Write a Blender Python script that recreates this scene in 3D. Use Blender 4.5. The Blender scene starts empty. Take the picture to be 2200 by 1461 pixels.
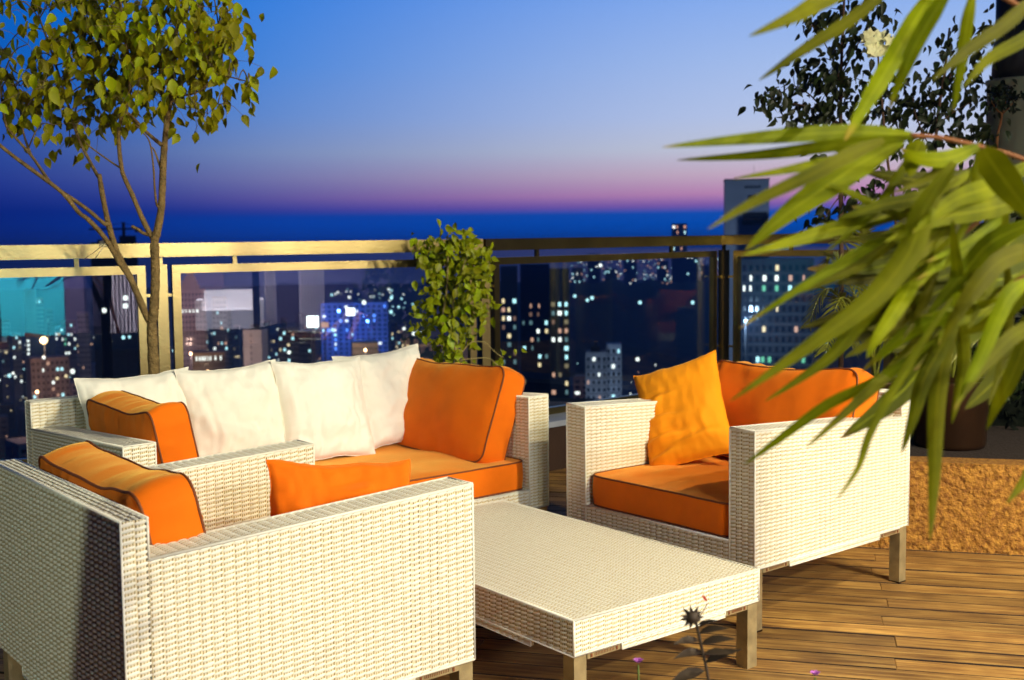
import bpy, math, random
import numpy as np
from mathutils import Vector, Matrix, Euler, noise as mnoise

SC = bpy.context.scene
COL = SC.collection
rnd = random.Random(7)
nrng = np.random.default_rng(7)

# ------------------------------------------------------------------ camera
CAM_H = 1.3485
PITCH, ROLL, FPX = 0.0796, 0.0105, 2455.2
cp, sp, cr, sr = math.cos(PITCH), math.sin(PITCH), math.cos(ROLL), math.sin(ROLL)
F_ = Vector((0, cp, -sp)); U_ = Vector((0, sp, cp)); R_ = Vector((1, 0, 0))
cam_d = bpy.data.cameras.new('camera'); cam = bpy.data.objects.new('camera', cam_d); COL.objects.link(cam)
cx = cr * R_ - sr * U_; cy = sr * R_ + cr * U_; cz = -F_
cam.matrix_world = Matrix(((cx.x, cy.x, cz.x, 0), (cx.y, cy.y, cz.y, 0), (cx.z, cy.z, cz.z, CAM_H), (0, 0, 0, 1)))
cam_d.sensor_width = 36; cam_d.lens = FPX / 2200 * 36
cam_d.clip_start = 0.05; cam_d.clip_end = 120000
cam_d.dof.use_dof = True; cam_d.dof.focus_distance = 3.7; cam_d.dof.aperture_fstop = 4.2
SC.camera = cam

def at(u, v, Y):
    """world point seen at photo pixel (u, v) at distance Y in front of the camera"""
    a = (u - 1100) / FPX; b = (730.5 - v) / FPX
    d = F_ + (cr * a + sr * b) * R_ + (-sr * a + cr * b) * U_
    return Vector((0, 0, CAM_H)) + d * (Y / d.y)

# ------------------------------------------------------------------ render / view
SC.render.engine = 'CYCLES'
SC.view_settings.view_transform = 'Standard'; SC.view_settings.look = 'None'
SC.view_settings.gamma = 1; SC.view_settings.use_curve_mapping = False
SC.view_settings.exposure = 0
SC.cycles.use_denoising = True
SC.cycles.max_bounces = 8; SC.cycles.transparent_max_bounces = 24
SC.cycles.sample_clamp_indirect = 6; SC.cycles.caustics_reflective = False; SC.cycles.caustics_refractive = False

# ------------------------------------------------------------------ node helpers
def lin(r, g, b):
    f = lambda c: (c / 255 / 12.92) if c / 255 <= .04045 else ((c / 255 + .055) / 1.055) ** 2.4
    return (f(r), f(g), f(b), 1)

class NT:
    def __init__(s, tree): s.t = tree
    def n(s, typ, **kw):
        nd = s.t.nodes.new(typ)
        for k, v in kw.items(): setattr(nd, k, v)
        return nd
    def l(s, a, b): s.t.links.new(a, b)
    def math(s, op, a, b=None, c=None, clamp=False):
        nd = s.n('ShaderNodeMath', operation=op, use_clamp=clamp)
        for i, x in enumerate((a, b, c)):
            if x is None: continue
            if isinstance(x, (int, float)): nd.inputs[i].default_value = x
            else: s.l(x, nd.inputs[i])
        return nd.outputs[0]
    def ramp(s, fac, stops, interp='LINEAR'):
        nd = s.n('ShaderNodeValToRGB'); cr_ = nd.color_ramp; cr_.interpolation = interp
        while len(cr_.elements) < len(stops): cr_.elements.new(.5)
        for e, (p, c) in zip(cr_.elements, stops): e.position = p; e.color = c
        s.l(fac, nd.inputs[0]); return nd.outputs[0]
    def mix(s, fac, a, b, blend='MIX'):
        nd = s.n('ShaderNodeMix', data_type='RGBA', blend_type=blend)
        for sock, x in ((nd.inputs[0], fac), (nd.inputs[6], a), (nd.inputs[7], b)):
            if hasattr(x, 'is_linked'): s.l(x, sock)
            else: sock.default_value = x
        return nd.outputs[2]

# ------------------------------------------------------------------ dusk sky
W = bpy.data.worlds.new('World'); SC.world = W; W.use_nodes = True
t = NT(W.node_tree); bg = W.node_tree.nodes['Background']
tc = t.n('ShaderNodeTexCoord'); sep = t.n('ShaderNodeSeparateXYZ'); t.l(tc.outputs['Generated'], sep.inputs[0])
X, Y, Z = sep.outputs
pos = t.math('DIVIDE', Z, .32, clamp=True)
def st(z, *c): return (z / .32, lin(*c))
warm = t.ramp(pos, [st(0, 0, 78, 190), st(.021, 0, 86, 198), st(.0295, 18, 86, 192), st(.036, 140, 100, 184), st(.045, 198, 140, 188), st(.062, 208, 180, 202), st(.083, 202, 206, 224), st(.11, 186, 202, 238), st(.155, 166, 192, 240), st(.215, 134, 174, 242), st(.32, 80, 140, 225)])
cool = t.ramp(pos, [st(0, 0, 60, 172), st(.025, 0, 64, 174), st(.034, 16, 56, 158), st(.045, 58, 76, 162), st(.062, 92, 108, 174), st(.083, 102, 130, 188), st(.115, 72, 128, 208), st(.155, 38, 124, 218), st(.215, 0, 118, 222), st(.32, 0, 92, 195)])
dusk = t.ramp(pos, [st(0, 0, 28, 122), st(.034, 0, 30, 126), st(.056, 4, 42, 142), st(.095, 10, 62, 158), st(.155, 4, 82, 178), st(.215, 0, 92, 194), st(.32, 0, 70, 168)])
far = t.ramp(pos, [st(0, 0, 8, 34), st(.1, 0, 12, 46), st(.32, 4, 18, 54)])
mx = t.n('ShaderNodeMapRange', interpolation_type='SMOOTHSTEP'); t.l(X, mx.inputs[0]); mx.inputs[1].default_value = -.36; mx.inputs[2].default_value = .27
m2 = t.n('ShaderNodeMapRange', interpolation_type='SMOOTHSTEP'); t.l(X, m2.inputs[0]); m2.inputs[1].default_value = -.50; m2.inputs[2].default_value = -.16
my = t.n('ShaderNodeMapRange', interpolation_type='SMOOTHSTEP'); t.l(Y, my.inputs[0]); my.inputs[1].default_value = .1; my.inputs[2].default_value = .9
mz = t.n('ShaderNodeMapRange', interpolation_type='SMOOTHSTEP'); t.l(Z, mz.inputs[0]); mz.inputs[1].default_value = .2; mz.inputs[2].default_value = .75
c1 = t.mix(mx.outputs[0], t.mix(m2.outputs[0], dusk, cool), warm); c2 = t.mix(my.outputs[0], far, c1)
c3 = t.mix(mz.outputs[0], c2, lin(2, 22, 66)); t.l(c3, bg.inputs[0]); bg.inputs[1].default_value = 1.0

# ------------------------------------------------------------------ terrace lamps (their housings are built further down)
LAMPS = [  # position, aim, watts, cone degrees, colour
    ((4.6, .2, 3.15), (-.1, 4.3, .5), 840, 74, (1, .92, .68)),
    ((3.5, 1.3, 3.15), (.3, 4.4, .4), 400, 82, (1, .91, .66)),
    ((2.55, 2.2, 3.15), (1.2, 4.2, .2), 370, 84, (1, .89, .62)),
    ((2.2, -1.6, 3.15), (-1.4, 4.9, 1.2), 200, 62, (1, .92, .68)),
    ((-2.7, -1.1, 2.5), (.2, 4.6, .6), 230, 66, (.88, 1, .80)),
]
for i, (p, a, w, cone, c) in enumerate(LAMPS):
    ld = bpy.data.lights.new('lamp_light', 'SPOT'); ld.energy = w; ld.color = c; ld.spot_size = math.radians(cone); ld.spot_blend = .35
    ld.shadow_soft_size = .045
    lo = bpy.data.objects.new('lamp_light', ld); COL.objects.link(lo); lo.location = p
    lo.rotation_euler = (Vector(a) - Vector(p)).to_track_quat('-Z', 'Y').to_euler()
    LAMPS[i] = LAMPS[i] + (lo,)

# ------------------------------------------------------------------ materials
MATS = {}
def mat(name, color=(.5, .5, .5), rough=.6, metal=0, spec=.4, var=0, vscale=20, bump=0, bscale=60, trans=0, sheen=0, emit=None, estr=0, two=None, objrand=0):
    if name in MATS: return MATS[name]
    m = bpy.data.materials.new(name); m.use_nodes = True; t = NT(m.node_tree); b = m.node_tree.nodes['Principled BSDF']
    c = tuple(color[:3]) + (1,)
    b.inputs['Base Color'].default_value = c; b.inputs['Roughness'].default_value = rough; b.inputs['Metallic'].default_value = metal
    b.inputs['Specular IOR Level'].default_value = spec
    if sheen: b.inputs['Sheen Weight'].default_value = sheen; b.inputs['Sheen Roughness'].default_value = .45; b.inputs['Sheen Tint'].default_value = (1, .66, .14, 1)
    tcn = t.n('ShaderNodeTexCoord'); src = None
    if var:
        nz = t.n('ShaderNodeTexNoise'); t.l(tcn.outputs['Object'], nz.inputs['Vector']); nz.inputs['Scale'].default_value = vscale; nz.inputs['Detail'].default_value = 5
        c2 = two[:3] + (1,) if two else tuple(x * (1 - var) for x in c[:3]) + (1,)
        src = t.ramp(nz.outputs['Fac'], [(.32, c2), (.68, c)])
    if objrand:
        oi = t.n('ShaderNodeObjectInfo'); hs = t.n('ShaderNodeHueSaturation')
        v = t.math('MULTIPLY_ADD', oi.outputs['Random'], 2 * objrand, 1 - objrand); t.l(v, hs.inputs['Value'])
        h = t.math('MULTIPLY_ADD', oi.outputs['Random'], .05, .475); t.l(h, hs.inputs['Hue'])
        if src is not None: t.l(src, hs.inputs['Color'])
        else: hs.inputs['Color'].default_value = c
        src = hs.outputs[0]
    if src is not None: t.l(src, b.inputs['Base Color'])
    if bump:
        nb = t.n('ShaderNodeTexNoise'); t.l(tcn.outputs['Object'], nb.inputs['Vector']); nb.inputs['Scale'].default_value = bscale; nb.inputs['Detail'].default_value = 6
        bp = t.n('ShaderNodeBump'); bp.inputs['Strength'].default_value = bump; bp.inputs['Distance'].default_value = .02
        t.l(nb.outputs['Fac'], bp.inputs['Height']); t.l(bp.outputs[0], b.inputs['Normal'])
    if emit:
        b.inputs['Emission Color'].default_value = tuple(emit[:3]) + (1,); b.inputs['Emission Strength'].default_value = estr
        m.cycles.emission_sampling = 'NONE'
    if trans:   # thin leaf: light passes through
        tr = t.n('ShaderNodeBsdfTranslucent'); ms = t.n('ShaderNodeMixShader'); ms.inputs[0].default_value = trans
        if src is not None: t.l(src, tr.inputs[0])
        else: tr.inputs[0].default_value = c
        out = m.node_tree.nodes['Material Output']
        t.l(b.outputs[0], ms.inputs[1]); t.l(tr.outputs[0], ms.inputs[2]); t.l(ms.outputs[0], out.inputs[0])
    MATS[name] = m
    return m

M_WICK = mat('cream_wicker', (.80, .76, .60), .42, var=.07, vscale=60, spec=.35)
M_STAKE = mat('tan_stakes', (.74, .62, .36), .5)  # tan includes the shadow that the strands cast on the stakes
M_CORE = mat('wicker_underlay', (.36, .25, .085), .8)
M_ORANGE = mat('orange_canvas', (.78, .150, .002), .8, spec=.12, sheen=.6, var=.12, vscale=9, bump=.15, bscale=500)
M_AMBER = mat('amber_cotton', (.80, .27, .004), .75, spec=.15, sheen=.3, var=.1, vscale=9, bump=.12, bscale=400)
M_WHITE = mat('ivory_cotton', (.83, .81, .68), .8, spec=.2, var=.06, vscale=8, bump=.12, bscale=450, sheen=.1)
M_PIPE = mat('brown_piping', (.17, .045, .008), .7)
M_STEEL = mat('brushed_steel', (.44, .34, .13), .30, metal=1, var=.4, vscale=2.2, bump=.05, bscale=90)
M_LEG = mat('weathered_metal_leg', (.50, .40, .20), .4, metal=.6, var=.35, vscale=18, bump=.1, bscale=80)
M_BARK = mat('pale_bark', (.26, .17, .055), .85, var=.45, vscale=26, bump=.8, bscale=70)
M_TWIG = mat('grey_twig', (.22, .16, .07), .85, var=.3)
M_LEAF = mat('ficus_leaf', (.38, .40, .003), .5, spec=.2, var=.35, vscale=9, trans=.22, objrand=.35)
M_LEAFD = mat('dark_ficus_leaf', (.016, .024, .006), .45, spec=.2, var=.3, vscale=9, trans=.1, objrand=.35)  # leaves kept near black, the lack of lamplight put into their colour
M_VINE = mat('climber_leaf', (.30, .35, .004), .45, spec=.25, var=.45, vscale=9, trans=.25, objrand=.35)
M_PALM = mat('palm_leaflet', (.20, .21, .02), .4, var=.3, trans=.2)
def blade_mat(name, c, c2, tip):
    m = bpy.data.materials.new(name); m.use_nodes = True; t = NT(m.node_tree); b = m.node_tree.nodes['Principled BSDF']
    uv = t.n('ShaderNodeUVMap'); sp2 = t.n('ShaderNodeSeparateXYZ'); t.l(uv.outputs[0], sp2.inputs[0]); oi = t.n('ShaderNodeObjectInfo'); tcn = t.n('ShaderNodeTexCoord')
    vein = t.math('MULTIPLY_ADD', t.math('SINE', t.math('MULTIPLY', sp2.outputs[0], 75.0)), .5, .5)
    rib = t.math('LESS_THAN', t.math('ABSOLUTE', t.math('SUBTRACT', sp2.outputs[0], .5)), .05)
    nz = t.n('ShaderNodeTexNoise'); nz.inputs['Scale'].default_value = 14; nz.inputs['Detail'].default_value = 6; t.l(tcn.outputs['Object'], nz.inputs['Vector'])
    base = t.ramp(nz.outputs['Fac'], [(.3, c2), (.66, c)])
    v1 = t.mix(t.math('MULTIPLY', vein, .22), base, c2); v2 = t.mix(t.math('MULTIPLY', rib, .45), v1, (.34, .36, .01, 1))
    edge = t.math('ADD', sp2.outputs[1], t.math('MULTIPLY_ADD', nz.outputs['Fac'], .35, t.math('MULTIPLY_ADD', oi.outputs['Random'], .28, -.42)))
    dry = t.math('MULTIPLY', t.math('SMOOTH_MIN', t.math('MULTIPLY', t.math('SUBTRACT', edge, .86), 8.0, clamp=True), 1.0, .1), .8)
    v3 = t.mix(dry, v2, tip)
    hs = t.n('ShaderNodeHueSaturation'); t.l(t.math('MULTIPLY_ADD', oi.outputs['Random'], .8, .55), hs.inputs['Value']); t.l(t.math('MULTIPLY_ADD', oi.outputs['Random'], .035, .478), hs.inputs['Hue']); t.l(v3, hs.inputs['Color'])
    t.l(hs.outputs[0], b.inputs['Base Color']); b.inputs['Roughness'].default_value = .5; b.inputs['Specular IOR Level'].default_value = .09
    bp = t.n('ShaderNodeBump'); bp.inputs['Strength'].default_value = .25; bp.inputs['Distance'].default_value = .002; t.l(vein, bp.inputs['Height']); t.l(bp.outputs[0], b.inputs['Normal'])
    tr = t.n('ShaderNodeBsdfTranslucent'); t.l(hs.outputs[0], tr.inputs[0]); ms = t.n('ShaderNodeMixShader'); ms.inputs[0].default_value = .35
    t.l(b.outputs[0], ms.inputs[1]); t.l(tr.outputs[0], ms.inputs[2]); t.l(ms.outputs[0], m.node_tree.nodes['Material Output'].inputs[0]); return m
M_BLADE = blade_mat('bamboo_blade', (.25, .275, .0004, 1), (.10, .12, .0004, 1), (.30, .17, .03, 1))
M_STUCCO = mat('ochre_stucco', (.47, .22, .028), .9, var=.4, two=(.20, .075, .010), vscale=48, bump=1.0, bscale=70)
M_DARKWALL = mat('dark_parapet', (.035, .015, .006), .8, var=.4, vscale=4, bump=.2)
M_COPING = mat('grey_coping', (.30, .33, .38), .55, var=.2, vscale=6)
M_POT = mat('dark_metal_pot', (.06, .028, .012), .28, metal=.7, var=.3, vscale=5)
M_PILLAR = mat('grey_green_pillar', (.34, .35, .20), .7, var=.2, vscale=3)
M_SOIL = mat('soil', (.022, .012, .006), .95, bump=.8)

def plank_mat():
    m = bpy.data.materials.new('weathered_deck_wood'); m.use_nodes = True; t = NT(m.node_tree); b = m.node_tree.nodes['Principled BSDF']
    tcn = t.n('ShaderNodeTexCoord'); oi = t.n('ShaderNodeObjectInfo')
    off = t.n('ShaderNodeVectorMath', operation='ADD'); cb = t.n('ShaderNodeCombineXYZ')
    r7 = t.math('MULTIPLY', oi.outputs['Random'], 97.0)
    for i in range(3): t.l(r7, cb.inputs[i])
    t.l(tcn.outputs['Object'], off.inputs[0]); t.l(cb.outputs[0], off.inputs[1])
    mp = t.n('ShaderNodeMapping'); mp.inputs['Scale'].default_value = (1.4, 26, 26); t.l(off.outputs[0], mp.inputs[0])
    n1 = t.n('ShaderNodeTexNoise'); n1.inputs['Scale'].default_value = 2.2; n1.inputs['Detail'].default_value = 8; n1.inputs['Roughness'].default_value = .65; n1.inputs['Distortion'].default_value = .6
    t.l(mp.outputs[0], n1.inputs['Vector'])
    n2 = t.n('ShaderNodeTexNoise'); n2.inputs['Scale'].default_value = 5; n2.inputs['Detail'].default_value = 4; t.l(off.outputs[0], n2.inputs['Vector'])
    col = t.ramp(n1.outputs['Fac'], [(.25, (.085, .032, .007, 1)), (.43, (.30, .15, .034, 1)), (.6, (.52, .30, .075, 1)), (.8, (.66, .45, .16, 1))])
    stain = t.ramp(n2.outputs['Fac'], [(.35, (.5, .42, .34, 1)), (.62, (1.05, 1.02, .96, 1))])
    c2 = t.mix(.75, col, stain, 'MULTIPLY')
    hs = t.n('ShaderNodeHueSaturation'); v = t.math('MULTIPLY_ADD', oi.outputs['Random'], .62, .56); t.l(v, hs.inputs['Value']); t.l(c2, hs.inputs['Color'])
    t.l(hs.outputs[0], b.inputs['Base Color']); b.inputs['Roughness'].default_value = .62
    bp = t.n('ShaderNodeBump'); bp.inputs['Strength'].default_value = .35; bp.inputs['Distance'].default_value = .004
    t.l(n1.outputs['Fac'], bp.inputs['Height']); t.l(bp.outputs[0], b.inputs['Normal'])
    return m
M_PLANK = plank_mat()
M_EDGE = mat('dark_plank_edge', (.025, .012, .005), .9)  # near-black long sides, so the gaps between planks read dark

def glass_mat():
    m = bpy.data.materials.new('railing_glass'); m.use_nodes = True; t = NT(m.node_tree); nt = m.node_tree
    nt.nodes.remove(nt.nodes['Principled BSDF'])
    tr = t.n('ShaderNodeBsdfTransparent'); tr.inputs[0].default_value = (.86, .93, .95, 1)
    gl = t.n('ShaderNodeBsdfGlossy'); gl.inputs['Roughness'].default_value = .004; gl.inputs[0].default_value = (1, 1, 1, 1)
    fr = t.n('ShaderNodeFresnel'); ge = t.n('ShaderNodeNewGeometry')
    t.l(t.math('MULTIPLY_ADD', ge.outputs['Backfacing'], 1 / 1.9 - 1.9, 1.9), fr.inputs[0])   # both faces of the thin sheet reflect as from outside
    ms = t.n('ShaderNodeMixShader'); t.l(fr.outputs[0], ms.inputs[0]); t.l(tr.outputs[0], ms.inputs[1]); t.l(gl.outputs[0], ms.inputs[2])
    t.l(ms.outputs[0], nt.nodes['Material Output'].inputs[0])
    return m
M_GLASS = glass_mat()

# ------------------------------------------------------------------ mesh helpers
class MB:
    """collects vertices and faces, then links them as one object"""
    def __init__(s): s.V = []; s.Fq = []; s.n = 0
    def add(s, v, f):
        v = np.asarray(v, float).reshape(-1, 3); s.V.append(v)
        s.Fq.append([[i + s.n for i in q] for q in f] if not isinstance(f, np.ndarray) else f + s.n); s.n += len(v)
    def box(s, lo, hi):
        x0, y0, z0 = lo; x1, y1, z1 = hi
        s.hexa([(x0, y0, z0), (x1, y0, z0), (x1, y1, z0), (x0, y1, z0), (x0, y0, z1), (x1, y0, z1), (x1, y1, z1), (x0, y1, z1)])
    def hexa(s, p): s.add(p, [[3, 2, 1, 0], [4, 5, 6, 7], [0, 1, 5, 4], [1, 2, 6, 5], [2, 3, 7, 6], [3, 0, 4, 7]])
    def obox(s, c, ax, h):
        c = Vector(c); e = [Vector(a) * k for a, k in zip(ax, h)]
        s.hexa([c + i * e[0] + j * e[1] + k * e[2] for k in (-1, 1) for i, j in ((-1, -1), (1, -1), (1, 1), (-1, 1))])
    def bar(s, a, b, w, h, up=(0, 0, 1)):
        a, b = Vector(a), Vector(b); d = (b - a); L = d.length; d.normalize(); sd = d.cross(Vector(up)).normalized(); u = sd.cross(d)
        s.obox((a + b) / 2, (d, sd, u), (L / 2, w / 2, h / 2))
    def tube(s, pts, rad, n=6, caps=True):
        pts = [Vector(p) for p in pts]; k = len(pts); rad = list(rad) if hasattr(rad, '__len__') else [rad] * k
        V = []; ref = Vector((.3, .2, 1)).normalized()
        for i, p in enumerate(pts):
            d = (pts[min(i + 1, k - 1)] - pts[max(i - 1, 0)])
            if d.length < 1e-9: d = Vector((0, 0, 1))
            d.normalize(); x = d.cross(ref)
            if x.length < .05: x = d.cross(Vector((1, 0, 0)))
            x.normalize(); y = d.cross(x)
            for j in range(n):
                a = 2 * math.pi * j / n; V.append(p + (x * math.cos(a) + y * math.sin(a)) * rad[i])
        Fc = [[i * n + j, i * n + (j + 1) % n, (i + 1) * n + (j + 1) % n, (i + 1) * n + j] for i in range(k - 1) for j in range(n)]
        if caps: Fc += [list(range(n))[::-1], [(k - 1) * n + j for j in range(n)]]
        s.add(V, Fc)
    def lathe(s, c, prof, n=28):
        V = []; k = len(prof)
        for r, z in prof:
            for j in range(n):
                a = 2 * math.pi * j / n; V.append((c[0] + r * math.cos(a), c[1] + r * math.sin(a), c[2] + z))
        s.add(V, [[i * n + j, i * n + (j + 1) % n, (i + 1) * n + (j + 1) % n, (i + 1) * n + j] for i in range(k - 1) for j in range(n)] + [list(range(n))[::-1], [(k - 1) * n + j for j in range(n)]])
    def grid(s, P):   # P: (n,m,3) array
        n, m = P.shape[:2]; i, j = np.meshgrid(np.arange(n - 1), np.arange(m - 1), indexing='ij'); a = (i * m + j).ravel()
        s.add(P.reshape(-1, 3), np.stack([a, a + 1, a + m + 1, a + m], 1))
    def mesh(s, name, m, smooth=False):
        V = np.concatenate(s.V) if s.V else np.zeros((0, 3)); me = bpy.data.meshes.new(name)
        loops, tot = [], []
        for f in s.Fq:
            if isinstance(f, np.ndarray): loops.append(f.ravel()); tot.append(np.full(len(f), f.shape[1]))
            elif f: loops.append(np.array([i for q in f for i in q])); tot.append(np.array([len(q) for q in f]))
        L = np.concatenate(loops).astype(np.int32); T = np.concatenate(tot).astype(np.int32)
        me.vertices.add(len(V)); me.vertices.foreach_set('co', V.astype(np.float32).ravel())
        me.loops.add(len(L)); me.loops.foreach_set('vertex_index', L)
        me.polygons.add(len(T)); me.polygons.foreach_set('loop_start', np.concatenate([[0], np.cumsum(T)[:-1]]).astype(np.int32)); me.polygons.foreach_set('loop_total', T)
        me.polygons.foreach_set('use_smooth', np.full(len(T), bool(smooth)))
        for mm in (m if isinstance(m, (list, tuple)) else [m]): me.materials.append(mm)
        me.update(calc_edges=True); return me
    def build(s, name, m, parent=None, smooth=False, kind=None):
        return link(name, s.mesh(name, m, smooth), parent, kind)

def link(name, me, parent=None, kind=None):
    o = bpy.data.objects.new(name, me); COL.objects.link(o)
    if parent: o.parent = parent
    if kind: o['kind'] = kind
    return o
def tag(o, label, cat, group=None, kind=None):
    o['label'] = label; o['category'] = cat
    if group: o['group'] = group
    if kind: o['kind'] = kind
    return o
def thing(name, label, cat, loc=(0, 0, 0), rz=0, group=None):
    o = bpy.data.objects.new(name, None); COL.objects.link(o); o.location = loc; o.rotation_euler = (0, 0, rz); o.empty_display_size = .1
    return tag(o, label, cat, group)
def struct(o): o['kind'] = 'structure'; return o
def copy_tree(o, parent=None):
    c = o.copy(); COL.objects.link(c)
    if parent: c.parent = parent
    for ch in list(o.children): copy_tree(ch, c)
    return c

# ------------------------------------------------------------------ deck
DA = math.radians(-14.2); dx = Vector((math.cos(DA), math.sin(DA), 0)); dy = Vector((-math.sin(DA), math.cos(DA), 0))
b = MB(); b.box((-4.2, -4.5, -.35), (8, 10.5, -.06)); deck = struct(b.build('deck', mat('deck_joists', (.02, .012, .006), .9))); deck.rotation_euler = (0, 0, DA)
PW = .1085
rows = [(-12 + i) for i in range(84)]
plank_meshes = {}
joint = 1.665    # butt joint line along the planks, seen right of the armchair
for i in rows:
    y0 = 2.0 + i * PW
    ya, yb = y0, y0 + PW - rnd.choice([.004, .004, .005, .006, .007, .012])
    off = joint + rnd.uniform(-.02, .02) + (0 if i % 2 else 1.35)
    xs = sorted([-4.2, 7.8] + [off + k * 2.7 for k in range(-3, 4) if -4 < off + k * 2.7 < 7.6])
    for x0, x1 in zip(xs, xs[1:]):
        if x1 - x0 < .1: continue
        b = MB(); L = x1 - x0 - .0008; w = yb - ya; e = .0022
        z1 = rnd.uniform(-.0015, .0015)
        b.hexa([(0, 0, -.022), (L, 0, -.022), (L, w, -.022), (0, w, -.022), (0, 0, z1 - e), (L, 0, z1 - e), (L, w, z1 - e), (0, w, z1 - e)])
        b.hexa([(0, 0, z1 - e), (L, 0, z1 - e), (L, w, z1 - e), (0, w, z1 - e), (e, e, z1), (L - e, e, z1), (L - e, w - e, z1), (e, w - e, z1)])
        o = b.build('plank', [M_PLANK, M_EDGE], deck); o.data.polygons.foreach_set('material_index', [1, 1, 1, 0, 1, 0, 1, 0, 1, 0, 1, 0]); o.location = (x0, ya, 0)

# ------------------------------------------------------------------ wicker weave
ROWP, STKP = .0134, .0292
def weave(mb, P00, P10, P11, P01, rowp=ROWP, stkp=STKP):
    """woven strands over the quad; rows run P00->P10, stacked towards P01; outward normal = row x stack.
    Each strand shows as short slanted dashes over the paired upright stakes."""
    if not hasattr(mb, 'stakes'): mb.stakes = MB()
    P = [np.array(p, float) for p in (P00, P10, P11, P01)]
    w = (np.linalg.norm(P[1] - P[0]) + np.linalg.norm(P[2] - P[3])) / 2; h = (np.linalg.norm(P[3] - P[0]) + np.linalg.norm(P[2] - P[1])) / 2
    ns = max(2, round(w / stkp)); nr = max(1, round(h / rowp))
    N = np.cross(P[1] - P[0], P[3] - P[0]); N /= np.linalg.norm(N)
    def S(s, t, z):
        s, t, z = [q[..., None] for q in np.broadcast_arrays(s, t, z)]
        return (P[0] * (1 - s) * (1 - t) + P[1] * s * (1 - t) + P[2] * s * t + P[3] * (1 - s) * t) + N * z
    nk = 6
    r = np.arange(nr)[:, None, None, None]; j = np.arange(ns)[None, :, None, None]; k = np.arange(nk)[None, None, :, None]; c = np.arange(3)[None, None, None, :]
    q = .005 + .99 * k / (nk - 1)
    jt = nrng.normal(0, .035, (nr, ns, 1, 1)); jw = 1 + nrng.normal(0, .07, (nr, ns, 1, 1)); js = nrng.normal(0, .012, (nr, 1, 1, 1)) + nrng.normal(0, .012, (nr, ns, 1, 1))
    drift = .10 * np.sin(r * .21 + 1.3)
    ss = (j + np.clip(q + js, 0, 1) + 0 * r + 0 * drift) / ns
    tt = (r + .5 + jt + -.30 * (.5 - q) + (c - 1) * .31 * jw * (.55 + .45 * np.sin(np.pi * q) ** .5)) / nr
    arch = np.sin(np.pi * np.clip(q, .03, .97)) ** .55
    zz = .0034 * arch * (1 + nrng.normal(0, .08, (nr, ns, 1, 1))) - .0012 + np.where(c == 1, .0012, -.0006)
    V = S(ss + 0 * tt, np.clip(tt, 0, 1), zz + 0 * tt)
    i0 = ((np.arange(nr)[:, None, None, None] * ns + np.arange(ns)[None, :, None, None]) * nk + np.arange(nk - 1)[None, None, :, None]) * 3 + np.arange(2)[None, None, None, :]
    i0 = i0.ravel(); mb.add(V, np.stack([i0, i0 + 3, i0 + 4, i0 + 1], 1))
    st_ = np.arange(ns)[:, None, None]; pr = np.array([.01, .26, .5, .74])[None, :, None]; e = np.array([-.085, .085])[None, None, :]
    s2 = (st_ + pr + e + nrng.normal(0, .015, (ns, 4, 1))) / ns
    V2 = np.stack([S(s2, np.zeros_like(s2), np.full_like(s2, -.0004)), S(s2, np.ones_like(s2), np.full_like(s2, -.0004))], 3)   # ns,3,2(e),2(t),3
    j0 = np.arange(ns * 4) * 4
    mb.stakes.add(V2, np.stack([j0, j0 + 2, j0 + 3, j0 + 1], 1))
def finish(w, part):
    w.build('weave', M_WICK, part, True, 'stuff'); w.stakes.build('stakes', M_STAKE, part, False, 'stuff')
def edges(mb, pts, r=.0042): mb.tube(pts, r, 5)

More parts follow.
